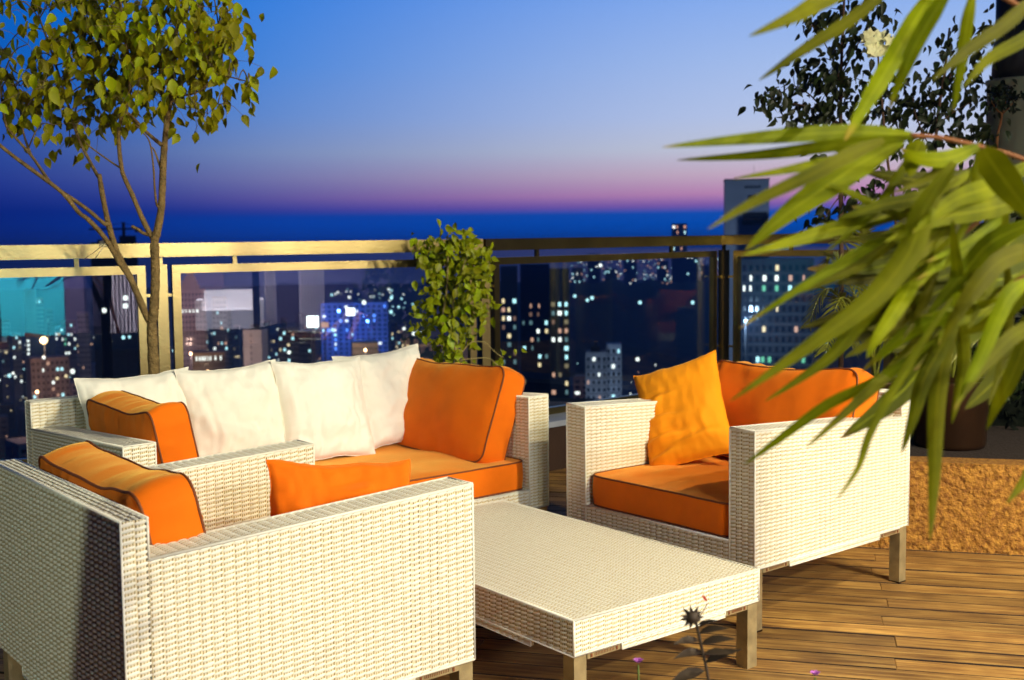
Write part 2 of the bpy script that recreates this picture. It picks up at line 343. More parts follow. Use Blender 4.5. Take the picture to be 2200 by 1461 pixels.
INS = .0045
def skirt(w, a, b2, z0, z1):
    a, b2 = Vector(a), Vector(b2); d = (b2 - a).normalized(); nn = d.cross(Vector((0, 0, 1))); z0v, z1v = Vector((0, 0, z0)), Vector((0, 0, z1))
    weave(w, a + z0v, b2 + z0v, b2 + z1v, a + z1v, rowp=.0115); edges(w, [a + z0v, b2 + z0v], .0024)
    for p in (a, b2): edges(w, [p + z0v, p + z1v], .0024)
    w.stakes.hexa([a - nn * .012 + z0v, b2 - nn * .012 + z0v, b2 - nn * .003 + z0v, a - nn * .003 + z0v, a - nn * .012 + z1v, b2 - nn * .012 + z1v, b2 - nn * .003 + z1v, a - nn * .003 + z1v])
def seat_unit(root, W, D, zb, zaf, zab, zbk, zs, aw, bt, leg_in=.0):
    """woven seat: x = depth from the front, y = width; arms, back, base, legs"""
    B = D - bt
    for y0, y1, sgn in ((0, aw, -1), (W - aw, W, 1)):
        c = MB(); i = INS
        c.hexa([(i, y0 + i, zb + i), (B, y0 + i, zb + i), (B, y1 - i, zb + i), (i, y1 - i, zb + i), (i, y0 + i, zaf - i), (B, y0 + i, zab - i), (B, y1 - i, zab - i), (i, y1 - i, zaf - i)])
        arm = c.build('armrest', M_CORE, root)
        w = MB()
        weave(w, (0, y0, zb), (B, y0, zb), (B, y0, zab), (0, y0, zaf)) if sgn < 0 else weave(w, (0, y0, zs), (B, y0, zs), (B, y0, zab), (0, y0, zaf)) if 0 else None
        if sgn > 0:
            weave(w, (B, y1, zb), (0, y1, zb), (0, y1, zaf), (B, y1, zab))           # outer side
            weave(w, (0, y0, zs), (B, y0, zs), (B, y0, zab), (0, y0, zaf))           # inner side
        else:
            weave(w, (B, y1, zs), (0, y1, zs), (0, y1, zaf), (B, y1, zab))
        weave(w, (0, y1, zb), (0, y0, zb), (0, y0, zaf), (0, y1, zaf))               # front
        weave(w, (0, y0, zaf), (B, y0, zab), (B, y1, zab), (0, y1, zaf), stkp=.026)             # top, strands across
        for yy in (y0, y1):
            edges(w, [(0, yy, zaf), (B, yy, zab)]); edges(w, [(0, yy, zb), (0, yy, zaf)], .0036)
        edges(w, [(0, y0, zaf), (0, y1, zaf)])
        yo = y0 if sgn < 0 else y1
        edges(w, [(0, yo, zb), (B, yo, zb)], .0036)
        # lower skirt between the leg brackets
        ys = yo
        skirt(w, *(((.20, ys, 0), (D - .20, ys, 0)) if sgn < 0 else ((D - .20, ys, 0), (.20, ys, 0))), zb - .022, zb)
        finish(w, arm)
    c = MB(); i = INS; c.box((B + i, i, zb + i), (D - i, W - i, zbk - i)); back = c.build('backrest', M_CORE, root)
    w = MB()
    weave(w, (B, W, zs), (B, 0, zs), (B, 0, zbk), (B, W, zbk))
    weave(w, (D, 0, zb), (D, W, zb), (D, W, zbk), (D, 0, zbk))
    weave(w, (D, 0, zbk), (D, W, zbk), (B, W, zbk), (B, 0, zbk), stkp=.026)
    weave(w, (B, 0, zb), (D, 0, zb), (D, 0, zbk), (B, 0, zbk)); weave(w, (D, W, zb), (B, W, zb), (B, W, zbk), (D, W, zbk))
    for x in (B, D): edges(w, [(x, 0, zbk), (x, W, zbk)]); edges(w, [(x, 0, zab if x == B else zb), (x, 0, zbk)], .0036); edges(w, [(x, W, zab if x == B else zb), (x, W, zbk)], .0036)
    skirt(w, (D, .20, 0), (D, W - .20, 0), zb - .022, zb)
    finish(w, back)
    c = MB(); c.box((i, aw - i, zb + i), (B, W - aw + i, zs - i)); base = c.build('seat_base', M_CORE, root)
    w = MB(); weave(w, (0, W - aw, zb), (0, aw, zb), (0, aw, zs), (0, W - aw, zs)); edges(w, [(0, aw, zs), (0, W - aw, zs)])
    weave(w, (0, W - aw, zs), (0, aw, zs), (.12, aw, zs), (.12, W - aw, zs))
    skirt(w, (0, W - .2, 0), (0, .2, 0), zb - .022, zb); edges(w, [(0, 0, zb), (0, W, zb)], .0036)
    finish(w, base)
    lg = .046
    for x0 in (.004, D - lg - .004):
        for y0 in (.004, W - lg - .004):
            c = MB(); c.box((x0, y0, 0), (x0 + lg, y0 + lg, zb + .002)); leg = c.build('leg', M_LEG, root)
            c = MB(); c.box((x0 - .001, y0 - .001, 0), (x0 + lg + .001, y0 + lg + .001, .006)); c.build('foot_cap', M_POT, leg)
    for y0 in (.002, W - .020):     # bracket strips under the arms, with slots and screws
        for xa, xb in ((.052, .198), (D - .198, D - .052)):
            c = MB(); c.box((xa, y0, zb - .020), (xb, y0 + .018, zb - .002)); br = c.build('bracket', M_LEG, root)
            c = MB()
            for xs in (xa + .016, xb - .022): c.box((xs, y0 - .002, zb - .017), (xs + .006, y0 + .020, zb - .006))
            for k in range(14):
                xq = xa + .034 + k * (xb - xa - .068) / 13; c.box((xq, y0 - .0008, zb - .015), (xq + .0022, y0 + .0188, zb - .006))
            c.build('slots', M_PIPE, br)

K = dict(zb=.228, zaf=.715, zab=.672, zbk=.765, zs=.312, aw=.11, bt=.06)
TH = {'R': .8835, 'N': .8798, 'T': .9017, 'S': .8612}
OR = {'R': Vector((.832, 3.888, 0)), 'N': Vector((-.112, 3.055, 0)), 'T': Vector((.163, 3.098, 0)), 'S': Vector((-1.278, 3.705, 0))}
def fr(o):
    th = TH[o]; return OR[o], Vector((math.sin(th), math.cos(th), 0)), Vector((-math.cos(th), math.sin(th), 0))
def loc(o, a, b, z): O, r, l = fr(o); return O + a * r + b * l + Vector((0, 0, z))
def ang(v): return math.atan2(v.y, v.x)

O, r, l = fr('R')
chair = thing('armchair', 'white wicker armchair at the right, in front of the ochre planter wall', 'armchair', O, ang(r), 'wicker armchairs')
seat_unit(chair, .963, .963, **K)
c2 = copy_tree(chair); O, r, l = fr('N'); c2.location = O + .963 * l; c2.rotation_euler = (0, 0, ang(-r))
c2['label'] = 'white wicker armchair nearest the camera, seen from behind at lower left'
O, r, l = fr('S')
sofa = thing('sofa', 'long white wicker sofa with ivory and orange pillows below the glass railing', 'sofa', O + 1.886 * r, ang(l))
seat_unit(sofa, 1.886, .959, **{**K, 'zbk': .776})

# coffee table
O, r, l = fr('T')
tab = thing('coffee_table', 'low white wicker coffee table on metal legs between the seats', 'coffee table', O, ang(r))
TW, TD, Tz, Tb = .789, 1.325, .318, .215
c = MB(); i = INS; c.box((i, i, Tb + i), (TW - i, TD - i, Tz - i)); top = c.build('tabletop', M_CORE, tab); w = MB()
weave(w, (0, 0, Tz), (TW, 0, Tz), (TW, TD, Tz), (0, TD, Tz), stkp=.0265)
weave(w, (0, 0, Tb), (TW, 0, Tb), (TW, 0, Tz), (0, 0, Tz)); weave(w, (0, TD, Tb), (0, 0, Tb), (0, 0, Tz), (0, TD, Tz))
weave(w, (TW, 0, Tb), (TW, TD, Tb), (TW, TD, Tz), (TW, 0, Tz)); weave(w, (TW, TD, Tb), (0, TD, Tb), (0, TD, Tz), (TW, TD, Tz))
skirt(w, (.185, 0, 0), (TW - .16, 0, 0), Tb - .02, Tb); skirt(w, (0, TD - .19, 0), (0, .19, 0), Tb - .02, Tb); edges(w, [(0, TD, Tb), (0, 0, Tb), (TW, 0, Tb), (TW, TD, Tb)], .0036)
for p in ([(0, 0, Tz), (TW, 0, Tz), (TW, TD, Tz), (0, TD, Tz), (0, 0, Tz)],): edges(w, p)
for x, y in ((0, 0), (TW, 0), (0, TD), (TW, TD)): edges(w, [(x, y, Tb), (x, y, Tz)], .0036)
finish(w, top)
for x0 in (.003, TW - .049):
    for y0 in (.003, TD - .049):
        c = MB(); c.box((x0, y0, 0), (x0 + .046, y0 + .046, Tb + .002)); c.build('leg', M_LEG, tab)
for xa, xb in ((.052, .18), (TW - .155, TW - .052)):
    c = MB(); c.box((xa, .002, Tb - .019), (xb, .02, Tb - .002)); br = c.build('bracket', M_LEG, tab); c = MB()
    for k in range(13):
        xq = xa + .028 + k * (xb - xa - .056) / 12; c.box((xq, .0012, Tb - .015), (xq + .002, .021, Tb - .006))
    for xs in (xa + .012, xb - .018): c.box((xs, 0, Tb - .016), (xs + .006, .022, Tb - .006))
    c.build('slots', M_PIPE, br)

# ------------------------------------------------------------------ cushions
def fbm(p, o=4): return mnoise.fractal(Vector(p), 1.0, 2.0, o)
def box_cushion(name, label, size, M4, m, seed, bulge=.03, ripple=.006, n=30, cat='cushion', group=None, sag=0, puff_side=.012):
    """boxed cushion: x length, y height, z thickness, with piping on both seams"""
    L, Hh, T = size; hx, hy, hz = L / 2, Hh / 2, T / 2
    o = thing(name, label, cat, group=group); o.matrix_world = M4
    sd = Vector((seed * 3.1, seed * 1.7, seed * .9))
    def seam(x, y):     # outline of seam in x,y with soft corners and slack
        rr = .055
        px, py = x, y
        ax, ay = hx - rr, hy - rr
        qx, qy = max(-ax, min(ax, px)), max(-ay, min(ay, py))
        d = Vector((px - qx, py - qy))
        if d.length > 1e-6:
            md = max(abs(d.x), abs(d.y)); d *= md / d.length; px, py = qx + d.x, qy + d.y
        px += .010 * fbm((px * 5 + sd.x, py * 5, sd.z), 2); py += .010 * fbm((px * 5, py * 5 + sd.y, sd.x), 2)
        if py > 0: py -= sag * (py / hy) * max(0, 1 - (px / hx) ** 2)
        return px, py
    mb = MB(); nx = n; ny = max(12, int(n * Hh / L)); nzz = 8
    def face(sign):
        P = np.zeros((nx + 1, ny + 1, 3))
        for i in range(nx + 1):
            for j in range(ny + 1):
                s, t_ = i / nx * 2 - 1, j / ny * 2 - 1
                s, t_ = math.sin(s * math.pi / 2) * .35 + s * .65, math.sin(t_ * math.pi / 2) * .35 + t_ * .65
                x, y = seam(s * hx, t_ * hy)
                f = max(0, (1 - s * s)) ** .6 * max(0, (1 - t_ * t_)) ** .6
                ed = min(hx - abs(s * hx), hy - abs(t_ * hy))
                along = s * hx if (hy - abs(t_ * hy)) < (hx - abs(s * hx)) else t_ * hy
                rip = ripple * math.exp(-ed / .045) * (1 - math.exp(-ed / .008)) * math.sin(along * 95 + 5 * fbm((along * 6, seed, sign * 2.0))) * (.4 + abs(fbm((along * 4, seed * 2, 1))) * 1.6)
                z = sign * (hz + bulge * f + rip + 0.015 * fbm((x * 4 + sd.x, y * 4 + sd.y, sign * 3 + seed), 3) * min(1, ed / .05))
                P[i, j] = (x, y, z)
        return P
    A, B = face(1), face(-1)
    mb.grid(A); mb.grid(B[::-1])
    def rim(P): return [P[i, 0] for i in range(nx + 1)] + [P[nx, j] for j in range(1, ny + 1)] + [P[i, ny] for i in range(nx - 1, -1, -1)] + [P[0, j] for j in range(ny - 1, -1, -1)]
    ra, rb = np.array(rim(A)), np.array(rim(B)); cen = (ra + rb) / 2
    Bd = np.zeros((len(ra), nzz + 1, 3)); cum = np.concatenate([[0], np.cumsum(np.linalg.norm(np.diff(ra, axis=0), axis=1))])
    for i in range(len(ra)):
        d = np.array([ra[i][0] / hx, ra[i][1] / hy, 0]); kx = abs(d[0]) ** 8; ky = abs(d[1]) ** 8
        nn = np.array([np.sign(d[0]) * kx, np.sign(d[1]) * ky, 0]); nn /= max(1e-6, np.linalg.norm(nn))
        for k in range(nzz + 1):
            q = k / nzz; p = ra[i] * (1 - q) + rb[i] * q
            rip = ripple * .9 * math.sin(cum[i] * 80 + 4 * fbm((cum[i] * 5, seed, 7))) * (4 * q * (1 - q)) * (.3 + abs(fbm((cum[i] * 3, 4, seed))) * 1.5)
            Bd[i, k] = p + nn * (puff_side * 4 * q * (1 - q) + rip)
    mb.grid(Bd[:, ::-1])
    body = mb.build('cover', m, o, True)
    pm = MB()
    for rr in (ra, rb):
        pm.tube([Vector(p) for p in rr], .0038, 6, caps=False)
    pm.build('piping', M_PIPE, o, True)
    return o
def frame4(c, ex, ey):
    ex = Vector(ex).normalized(); ey = Vector(ey); ey = (ey - ex * ey.dot(ex)).normalized(); ez = ex.cross(ey)
    return Matrix(((ex.x, ey.x, ez.x, c[0]), (ex.y, ey.y, ez.y, c[1]), (ex.z, ey.z, ez.z, c[2]), (0, 0, 0, 1)))
def shear4(c, ex, ey):
    ex = Vector(ex).normalized(); ey = Vector(ey).normalized(); ez = ex.cross(ey).normalized()
    return Matrix(((ex.x, ey.x, ez.x, c[0]), (ex.y, ey.y, ez.y, c[1]), (ex.z, ey.z, ez.z, c[2]), (0, 0, 0, 1)))
def throw_pillow(name, label, size, M4, m, seed, group=None, wr=.010, folds=(), n=44, flap=0):
    Wd, Hh, T = size; o = thing(name, label, 'pillow', group=group); o.matrix_world = M4
    def side(sign):
        P = np.zeros((n + 1, n + 1, 3))
        for i in range(n + 1):
            for j in range(n + 1):
                s, t_ = i / n * 2 - 1, j / n * 2 - 1
                s = math.copysign(abs(s) ** .9, s); t_ = math.copysign(abs(t_) ** .9, t_)
                x = s * Wd / 2 * (1 - .075 * (1 - t_ * t_)); y = t_ * Hh / 2 * (1 - .085 * (1 - s * s))
                e = max(0, (1 - s * s) * (1 - t_ * t_)); z = T / 2 * e ** .42
                ed = min(1 - abs(s), 1 - abs(t_))
                w_ = fbm((s * 1.6 + seed * 2.3, t_ * 1.6 + seed, sign * 2.0), 3) * .9 + (abs(fbm((s * 3.2 - seed, t_ * 1.5 + seed * 1.3, sign * 4.0), 4)) - .25) * .9
                along = s if (1 - abs(t_)) < (1 - abs(s)) else t_
                rip = math.exp(-ed / .16) * math.sin(along * 26 + 6 * fbm((along * 3, seed, sign * 1.0))) * (.3 + abs(fbm((along * 2.5, seed * 1.9, 2))) * 1.4)
                d = wr * (w_ + .45 * rip)
                for (sx, ty, wx, wy, amp, slant) in folds:
                    q = (t_ - ty - slant * (s - sx)) / wy
                    d += amp * math.exp(-((s - sx) / wx) ** 2) * (math.exp(-q * q) - .9 * math.exp(-(q - 1.3) ** 2))
                z += d * min(1, ed * 7) 
                P[i, j] = (x + .006 * fbm((t_ * 2, seed, 3)), y + .006 * fbm((s * 2, seed, 9)), sign * max(z, 0 if ed <= 0 else .001))
        return P
    A, B = side(1), side(-1)
    B[0], B[n], B[:, 0], B[:, n] = A[0], A[n], A[:, 0], A[:, n]
    mb = MB(); mb.grid(A); mb.grid(B[::-1]); mb.build('cover', m, o, True)
    rim = [A[i, 0] for i in range(n + 1)] + [A[n, j] for j in range(1, n + 1)] + [A[i, n] for i in range(n - 1, -1, -1)] + [A[0, j] for j in range(n - 1, -1, -1)]
    s2 = MB(); s2.tube([Vector(p) for p in rim], .0022, 5, caps=False); s2.build('seam', m, o, True)
    return o
Zv = Vector((0, 0, 1))
def seat_cush(o, label, depth, width, a0, b0, seed, along):
    O, r, l = fr(o)
    c = loc(o, a0, b0, .312 + .066)
    ex = l if along == 'l' else r
    return box_cushion('seat_cushion', label, (width, depth, .118), frame4(c, ex, (-r if along == 'l' else -l)), M_ORANGE, seed, bulge=.012, ripple=.002, n=34, group='orange seat cushions', puff_side=.006)
seat_cush('R', 'orange seat cushion of the right armchair', .87, .735, .445, .4815, 1, 'l')
seat_cush('N', 'orange seat cushion of the nearest armchair, mostly hidden by its arms', .87, .735, -.445, .4815, 2, 'l')
seat_cush('S', 'long orange seat cushion on the sofa', .87, 1.655, .943, .445, 3, 'r')

O, r, l = fr('S')
box_cushion('bolster_cushion', 'orange boxed cushion leaning on the left arm of the sofa', (.62, .38, .13), frame4(loc('S', .235, .40, .630), l, Zv - .17 * r), M_ORANGE, 4, bulge=.024, ripple=.010, sag=.028, group='orange boxed cushions')
box_cushion('bolster_cushion', 'orange boxed cushion leaning on the right arm of the sofa', (.77, .43, .125), frame4(loc('S', 1.715, .475, .622), l, Zv + .36 * r), M_ORANGE, 5, bulge=.062, ripple=.011, sag=.022, group='orange boxed cushions')
O, r, l = fr('R')
box_cushion('bolster_cushion', 'orange boxed back cushion in the right armchair behind the leaves', (.72, .42, .15), frame4(loc('R', .755, .44, .648), l, Zv + .25 * r), M_ORANGE, 6, bulge=.045, ripple=.011, sag=.028, group='orange boxed cushions')
O, r, l = fr('N')
box_cushion('bolster_cushion', 'orange boxed back cushion in the nearest armchair', (.73, .40, .13), frame4(loc('N', -.775, .475, .622), l, Zv - .22 * r), M_ORANGE, 8, bulge=.026, ripple=.011, sag=.03, group='orange boxed cushions')
throw_pillow('throw_pillow', 'orange throw pillow standing in the nearest armchair', (.43, .38, .13), shear4(loc('N', -.225, .31, .575), r + .07 * Zv, Zv + .16 * l + .34 * r), M_ORANGE, 3, group='loose throw pillows', wr=.014, folds=[(.1, .55, .35, .12, .012, .1)])
O, r, l = fr('R')
throw_pillow('throw_pillow', 'crumpled amber throw pillow in the right armchair', (.38, .50, .15), shear4(loc('R', .50, .78, .648), .14 * r - .30 * l + .085 * Zv, .12 * r + .29 * l + .356 * Zv), M_AMBER, 5, group='loose throw pillows', wr=.008,
             folds=[(-.75, .25, .5, .055, .020, .1), (-.6, -.12, .55, .06, .020, -.08), (-.45, -.5, .5, .06, .022, -.05), (.2, -.66, .5, .07, .014, .1), (-.7, -.82, .5, .08, .02, 0)])
O, r, l = fr('S')
for (a, b_, z, tilt, rot, sd, lb, sz) in [(.375, .74, .655, .30, .02, 11, 'ivory pillow leftmost on the sofa, behind the orange cushion', (.47, .45, .14)),
                                     (.765, .70, .655, .30, .03, 12, 'smooth ivory pillow second from the left on the sofa', (.46, .46, .15)),
                                     (1.165, .66, .655, .32, -.03, 13, 'wrinkled ivory pillow third from the left on the sofa', (.45, .46, .15)),
                                     (1.545, .73, .665, .30, .06, 14, 'ivory pillow rightmost on the sofa, shaded by the orange cushion', (.48, .46, .14))]:
    throw_pillow('ivory_pillow', lb, sz, frame4(loc('S', a, b_, z), r + rot * Zv, Zv + tilt * l), M_WHITE, sd, group='ivory sofa pillows', wr=.021)

# ------------------------------------------------------------------ railing
RP = [at(-160, 500, 5.36), at(1040, 500, 6.78), at(1549, 500, 8.45), at(2100, 500, 6.75)]
RZ = [1.388, 1.409, 1.432, 1.432]
for p, z in zip(RP, RZ): p.z = z
def railing(A, Bp, label, npan, posts_at, ext0=0, ext1=0):
    d = Bp - A; L = Vector((d.x, d.y, 0)).length; dd = Vector((d.x, d.y, 0)).normalized(); nn = Vector((dd.y, -dd.x, 0))
    rt = thing('glass_railing', label, 'railing', (A.x, A.y, 0), ang(dd), 'glass railing sections')
    dz = (Bp.z - A.z) / L
    zt = lambda x: A.z + dz * x
    sk = lambda mb, x0, x1, y0, y1, h0, h1: mb.hexa([(x0, y0, zt(x0) + h0), (x1, y0, zt(x1) + h0), (x1, y1, zt(x1) + h0), (x0, y1, zt(x0) + h0), (x0, y0, zt(x0) + h1), (x1, y0, zt(x1) + h1), (x1, y1, zt(x1) + h1), (x0, y1, zt(x0) + h1)])
    m = MB(); sk(m, ext0, L + ext1, -.045, .045, -.064, 0); sk(m, ext0, L + ext1, -.041, .041, -.070, -.0642); m.build('top_rail', M_STEEL, rt)
    pos = posts_at
    for x in pos:
        m = MB(); m.hexa([(x - .027, -.03, .28), (x + .027, -.03, .28), (x + .027, .03, .28), (x - .027, .03, .28), (x - .027, -.03, zt(x) - .108), (x + .027, -.03, zt(x) - .108), (x + .027, .03, zt(x) - .108), (x - .027, .03, zt(x) - .108)])
        p = m.build('post', M_STEEL, rt)
        m = MB(); m.box((x - .010, -.01, zt(x) - .108), (x + .010, .01, zt(x) - .071)); m.build('pin', M_STEEL, p)
    return rt, sk, zt, L
def panel(rt, sk, zt, x0, x1, pins=(), links=()):
    fw, h0, h1 = .042, -.155, -.112
    z0 = .306
    m = MB(); sk(m, x0, x1, -.02, .02, h0, h1)
    for xa, xb in ((x0, x0 + fw), (x1 - fw, x1)):
        m.hexa([(xa, -.02, z0), (xb, -.02, z0), (xb, .02, z0), (xa, .02, z0)] + [(xx, yy, zt(xx) + h0 - .0005) for xx, yy in ((xa, -.02), (xb, -.02), (xb, .02), (xa, .02))])
    m.box((x0 + fw, -.02, z0), (x1 - fw, .02, z0 + fw)); f = m.build('panel_frame', M_STEEL, rt)
    g = MB(); g.hexa([(x0 + fw - .004, -.004, z0 + fw - .004), (x1 - fw + .004, -.004, z0 + fw - .004), (x1 - fw + .004, .004, z0 + fw - .004), (x0 + fw - .004, .004, z0 + fw - .004)] + [(xx, yy, zt(xx) + h0 + .004) for xx, yy in ((x0 + fw - .004, -.004), (x1 - fw + .004, -.004), (x1 - fw + .004, .004), (x0 + fw - .004, .004))])
    g.build('glass_pane', M_GLASS, f)
    for x in pins: m = MB(); m.box((x - .011, -.011, zt(x) - .112), (x + .011, .011, zt(x) - .071)); m.build('spacer', M_STEEL, rt)
    for x, w_ in links: 
        for zz in (1.13, .62): m = MB(); m.box((x, -.008, zz - .008), (x + w_, .008, zz + .008)); m.build('connector', M_STEEL, rt)
def xof(A, Bp, u):     # distance along A->B at which the line crosses photo column u
    d = Bp - A; L = math.hypot(d.x, d.y); k = (u - 1100) / FPX
    s = (k * A.y - A.x) / (d.x - k * d.y); return s * L
A, Bp = RP[0], RP[1]
x = lambda u: xof(A, Bp, u)
rt, sk, zt, L = railing(A, Bp, 'brightly lit steel and glass railing section behind the sofa, left of the climbing plant', 2, [x(348), L - .0] if 0 else [x(348), x(1040)], ext1=-.03)
panel(rt, sk, zt, 0, x(314), pins=[x(168)], links=[(x(314), x(337) - x(314)), (x(359), x(371) - x(359))])
panel(rt, sk, zt, x(371), x(1021), pins=[x(507), x(897)], links=[(x(1021), x(1030) - x(1021))])
A, Bp = RP[1], RP[2]
rt, sk, zt, L = railing(A, Bp, 'dark steel and glass railing section between the climbing plant and the corner post', 1, [], ext0=-.03)
panel(rt, sk, zt, x(1059), x(1537), pins=[x(1155), x(1443)], links=[(x(1050), x(1059) - x(1050)), (x(1537), x(1543) - x(1537))])
A, Bp = RP[2], RP[3]
rt, sk, zt, L = railing(A, Bp, 'steel and glass railing section right of the corner post, behind the leaves', 1, [x(1556), x(1915)], ext0=.0)
panel(rt, sk, zt, x(1580), x(1890), pins=[x(1700)], links=[(x(1567), x(1580) - x(1567))])

# parapet wall and its coping below the railing (one per side)
for k, (A, Bp) in enumerate(zip(RP, RP[1:])):
    d = Vector((Bp.x - A.x, Bp.y - A.y, 0)); L = d.length; d.normalize()
    w = thing('parapet_wall', ['low dark parapet wall behind the sofa', 'low dark parapet wall seen between sofa and right armchair', 'low dark parapet wall behind the potted palms'][k], 'wall', (A.x, A.y, 0), ang(d), 'parapet walls')
    m = MB(); m.box((-.2 if k == 0 else 0, -.22, -.35), (L, .12, .27)); m.build('wall_body', M_DARKWALL, w)
    m = MB(); m.box((-.2 if k == 0 else 0, -.235, .2705), (L, .14, .305)); m.build('coping', M_COPING, w)

# stucco planter wall
O = at(1830, 1181, 4.99); O.z = 0
pw = thing('planter_wall', 'rough ochre stucco planter wall at the right edge of the deck', 'planter', (1.10, 5.155, 0), DA)
m = MB(); nx_, nz_ = 330, 44; P = np.zeros((nx_ + 1, nz_ + 1, 3))
for i in range(nx_ + 1):
    for j in range(nz_ + 1):
        xx, zz = i / nx_ * 3.2, j / nz_ * .385
        P[i, j] = (xx, -.006 + .011 * fbm((xx * 38, zz * 38, 1), 3), zz)
m.grid(P); m.build('stucco_face', M_STUCCO, pw, True)
m = MB(); m.box((0, .006, 0), (3.2, .13, .384)); m.build('wall_core', M_STUCCO, pw)
m = MB(); m.box((-.0, -.004, .3855), (3.2, .135, .394)); m.build('top_edge', M_STUCCO, pw)
m = MB(); m.box((0, .137, 0), (3.2, 1.3, .372)); m.build('soil_bed', M_SOIL, pw)

# ------------------------------------------------------------------ leaves and plants
def leaf_mesh(name, m, L=.075, Wd=.042, fold=.22, droop=.18, prof=None, twist=0, seg=None):
    prof = prof or [(0, .0), (.16, .32), (.38, .5), (.6, .42), (.8, .2), (1, 0)]
    V, Fc = [], []
    for s, w in prof:
        z = -droop * L * s * s; a = twist * s; c_, s_ = math.cos(a), math.sin(a)
        for k in (-1, 0, 1):
            y = k * w * Wd; zz = abs(k) * w * Wd * fold * 2
            V.append((s * L, y * c_ - zz * s_, z + y * s_ + zz * c_))
    for i in range(len(prof) - 1):
        for k in (0, 1):
            q = [i * 3 + k, (i + 1) * 3 + k, (i + 1) * 3 + k + 1, i * 3 + k + 1]; Fc.append(q)
    mb = MB(); mb.add(V, Fc); return mb.mesh(name, m, True)
def basis(p, d, nrm, s):
    d = Vector(d).normalized(); y = Vector(nrm).cross(d)
    if y.length < 1e-4: y = Vector((1, 0, .1)).cross(d)
    y.normalize(); z = d.cross(y)
    return Matrix(((d.x * s, y.x * s, z.x * s, p[0]), (d.y * s, y.y * s, z.y * s, p[1]), (d.z * s, y.z * s, z.z * s, p[2]), (0, 0, 0, 1)))
def rv(s=1): return Vector((rnd.gauss(0, s), rnd.gauss(0, s), rnd.gauss(0, s)))
def place_leaves(root, meshes, mats, nobj=300, m=None):
    """the leaves that show largest become parts, the rest one foliage part"""
    inv = root.matrix_basis.inverted()
    mats = sorted(mats, key=lambda M: (M.translation - Vector((0, 0, CAM_H))).length)
    for M in mats[:nobj]:
        o = link('leaf', rnd.choice(meshes), root); o.matrix_basis = inv @ M
    if len(mats) > nobj:
        mb = MB()
        src = [(np.array([v.co[:] for v in me.vertices]), [list(p.vertices) for p in me.polygons]) for me in meshes]
        for M in mats[nobj:]:
            v, f = rnd.choice(src); A = np.array(inv @ M); mb.add(v @ A[:3, :3].T + A[:3, 3], f)
        mb.build('foliage', m, root, True, 'stuff')
def px_path(pts, Y, dY=0.0):
    """photo-pixel polyline (u, v[, dy]) to world points near distance Y"""
    return [at(p[0], p[1], Y + (p[2] if len(p) > 2 else dY)) for p in pts]
def smooth_path(pts, n=5):
    out = []
    for i in range(len(pts) - 1):
        p0, p1, p2, p3 = pts[max(i - 1, 0)], pts[i], pts[i + 1], pts[min(i + 2, len(pts) - 1)]
        for k in range(n):
            t_ = k / n; out.append(.5 * ((2 * p1) + (p2 - p0) * t_ + (2 * p0 - 5 * p1 + 4 * p2 - p3) * t_ ** 2 + (3 * p1 - p0 - 3 * p2 + p3) * t_ ** 3))
    out.append(pts[-1]); return out
def limb(mb, pts, r0, r1, n=8, bumpy=.08):
    sp_ = smooth_path(pts); k = len(sp_)
    rad = [(r0 + (r1 - r0) * i / (k - 1)) * (1 + bumpy * rnd.uniform(-1, 1)) for i in range(k)]
    mb.tube(sp_, rad, n)
    return sp_
def pot(name, label, c, r, h, m=M_POT, z=0, soil=True, group=None):
    o = thing(name, label, 'pot', (c[0], c[1], z), 0, group); mb = MB()
    mb.lathe((0, 0, 0), [(r * .86, 0), (r * .9, .02), (r * .97, h * .9), (r, h * .96), (r, h), (r * .93, h), (r * .93, h - .03)]); mb.build('pot_body', m, o, True)
    mb = MB(); mb.lathe((0, 0, h - .045), [(r * .925, 0), (r * .925, .012)]); mb.build('soil', M_SOIL, o)
    return o

# --- left ficus tree
TY = 5.25
tree = thing('ficus_tree', 'tall slender ficus tree with a leafy crown behind the left end of the sofa', 'tree', tuple(at(330, 1010, TY).xy) + (0,))
tb = Vector(tree.location)
tm = MB(); sh = lambda pts: [p - tb for p in pts]
foot = at(331, 810, TY); foot0 = Vector((foot.x, foot.y, .38))
trunk_pts = [foot0] + px_path([(331, 900), (331, 808), (328, 745), (326, 692)], TY)
limbs = []
def L_(pts, r0, r1, Y=TY): p = px_path(pts, Y); limb(tm, sh(p), r0, r1); limbs.extend(smooth_path(p))
limb(tm, sh(trunk_pts), .030, .024)
L_([(326, 692), (330, 673), (334, 597), (332, 529), (333, 508)], .023, .0195)
L_([(333, 512), (339, 491), (347, 441), (351, 345), (356, 287, .02), (362, 230, .05), (368, 190, .1), (372, 130, .15), (380, 60, .2), (385, -20, .25)], .0195, .008)
L_([(332, 512), (326, 508), (307, 472), (284, 418, -.03), (268, 383, -.05), (261, 360, -.06), (255, 299, -.08), (261, 249, -.1), (276, 215, -.12), (280, 150, -.15), (265, 60, -.2), (255, -30, -.25)], .0135, .006)
L_([(320, 505), (306, 500), (295, 492), (283, 486)], .008, .007)
L_([(326, 692), (315, 679), (283, 604, -.05), (252, 544, -.1), (238, 500, -.12), (230, 468, -.14), (220, 418, -.16), (213, 374, -.18)], .018, .0105)
L_([(282, 602, -.05), (258, 566, -.1), (226, 512, -.15), (190, 472, -.18), (169, 456, -.2), (134, 414, -.24), (73, 368, -.3), (27, 334, -.35), (-20, 295, -.4), (-80, 240, -.45)], .0125, .007)
L_([(230, 480, -.14), (222, 479, -.15), (184, 447, -.18), (123, 405, -.22), (107, 391, -.24), (67, 334, -.2), (30, 292, -.2), (11, 262, -.2), (0, 180, -.2)], .010, .0045)
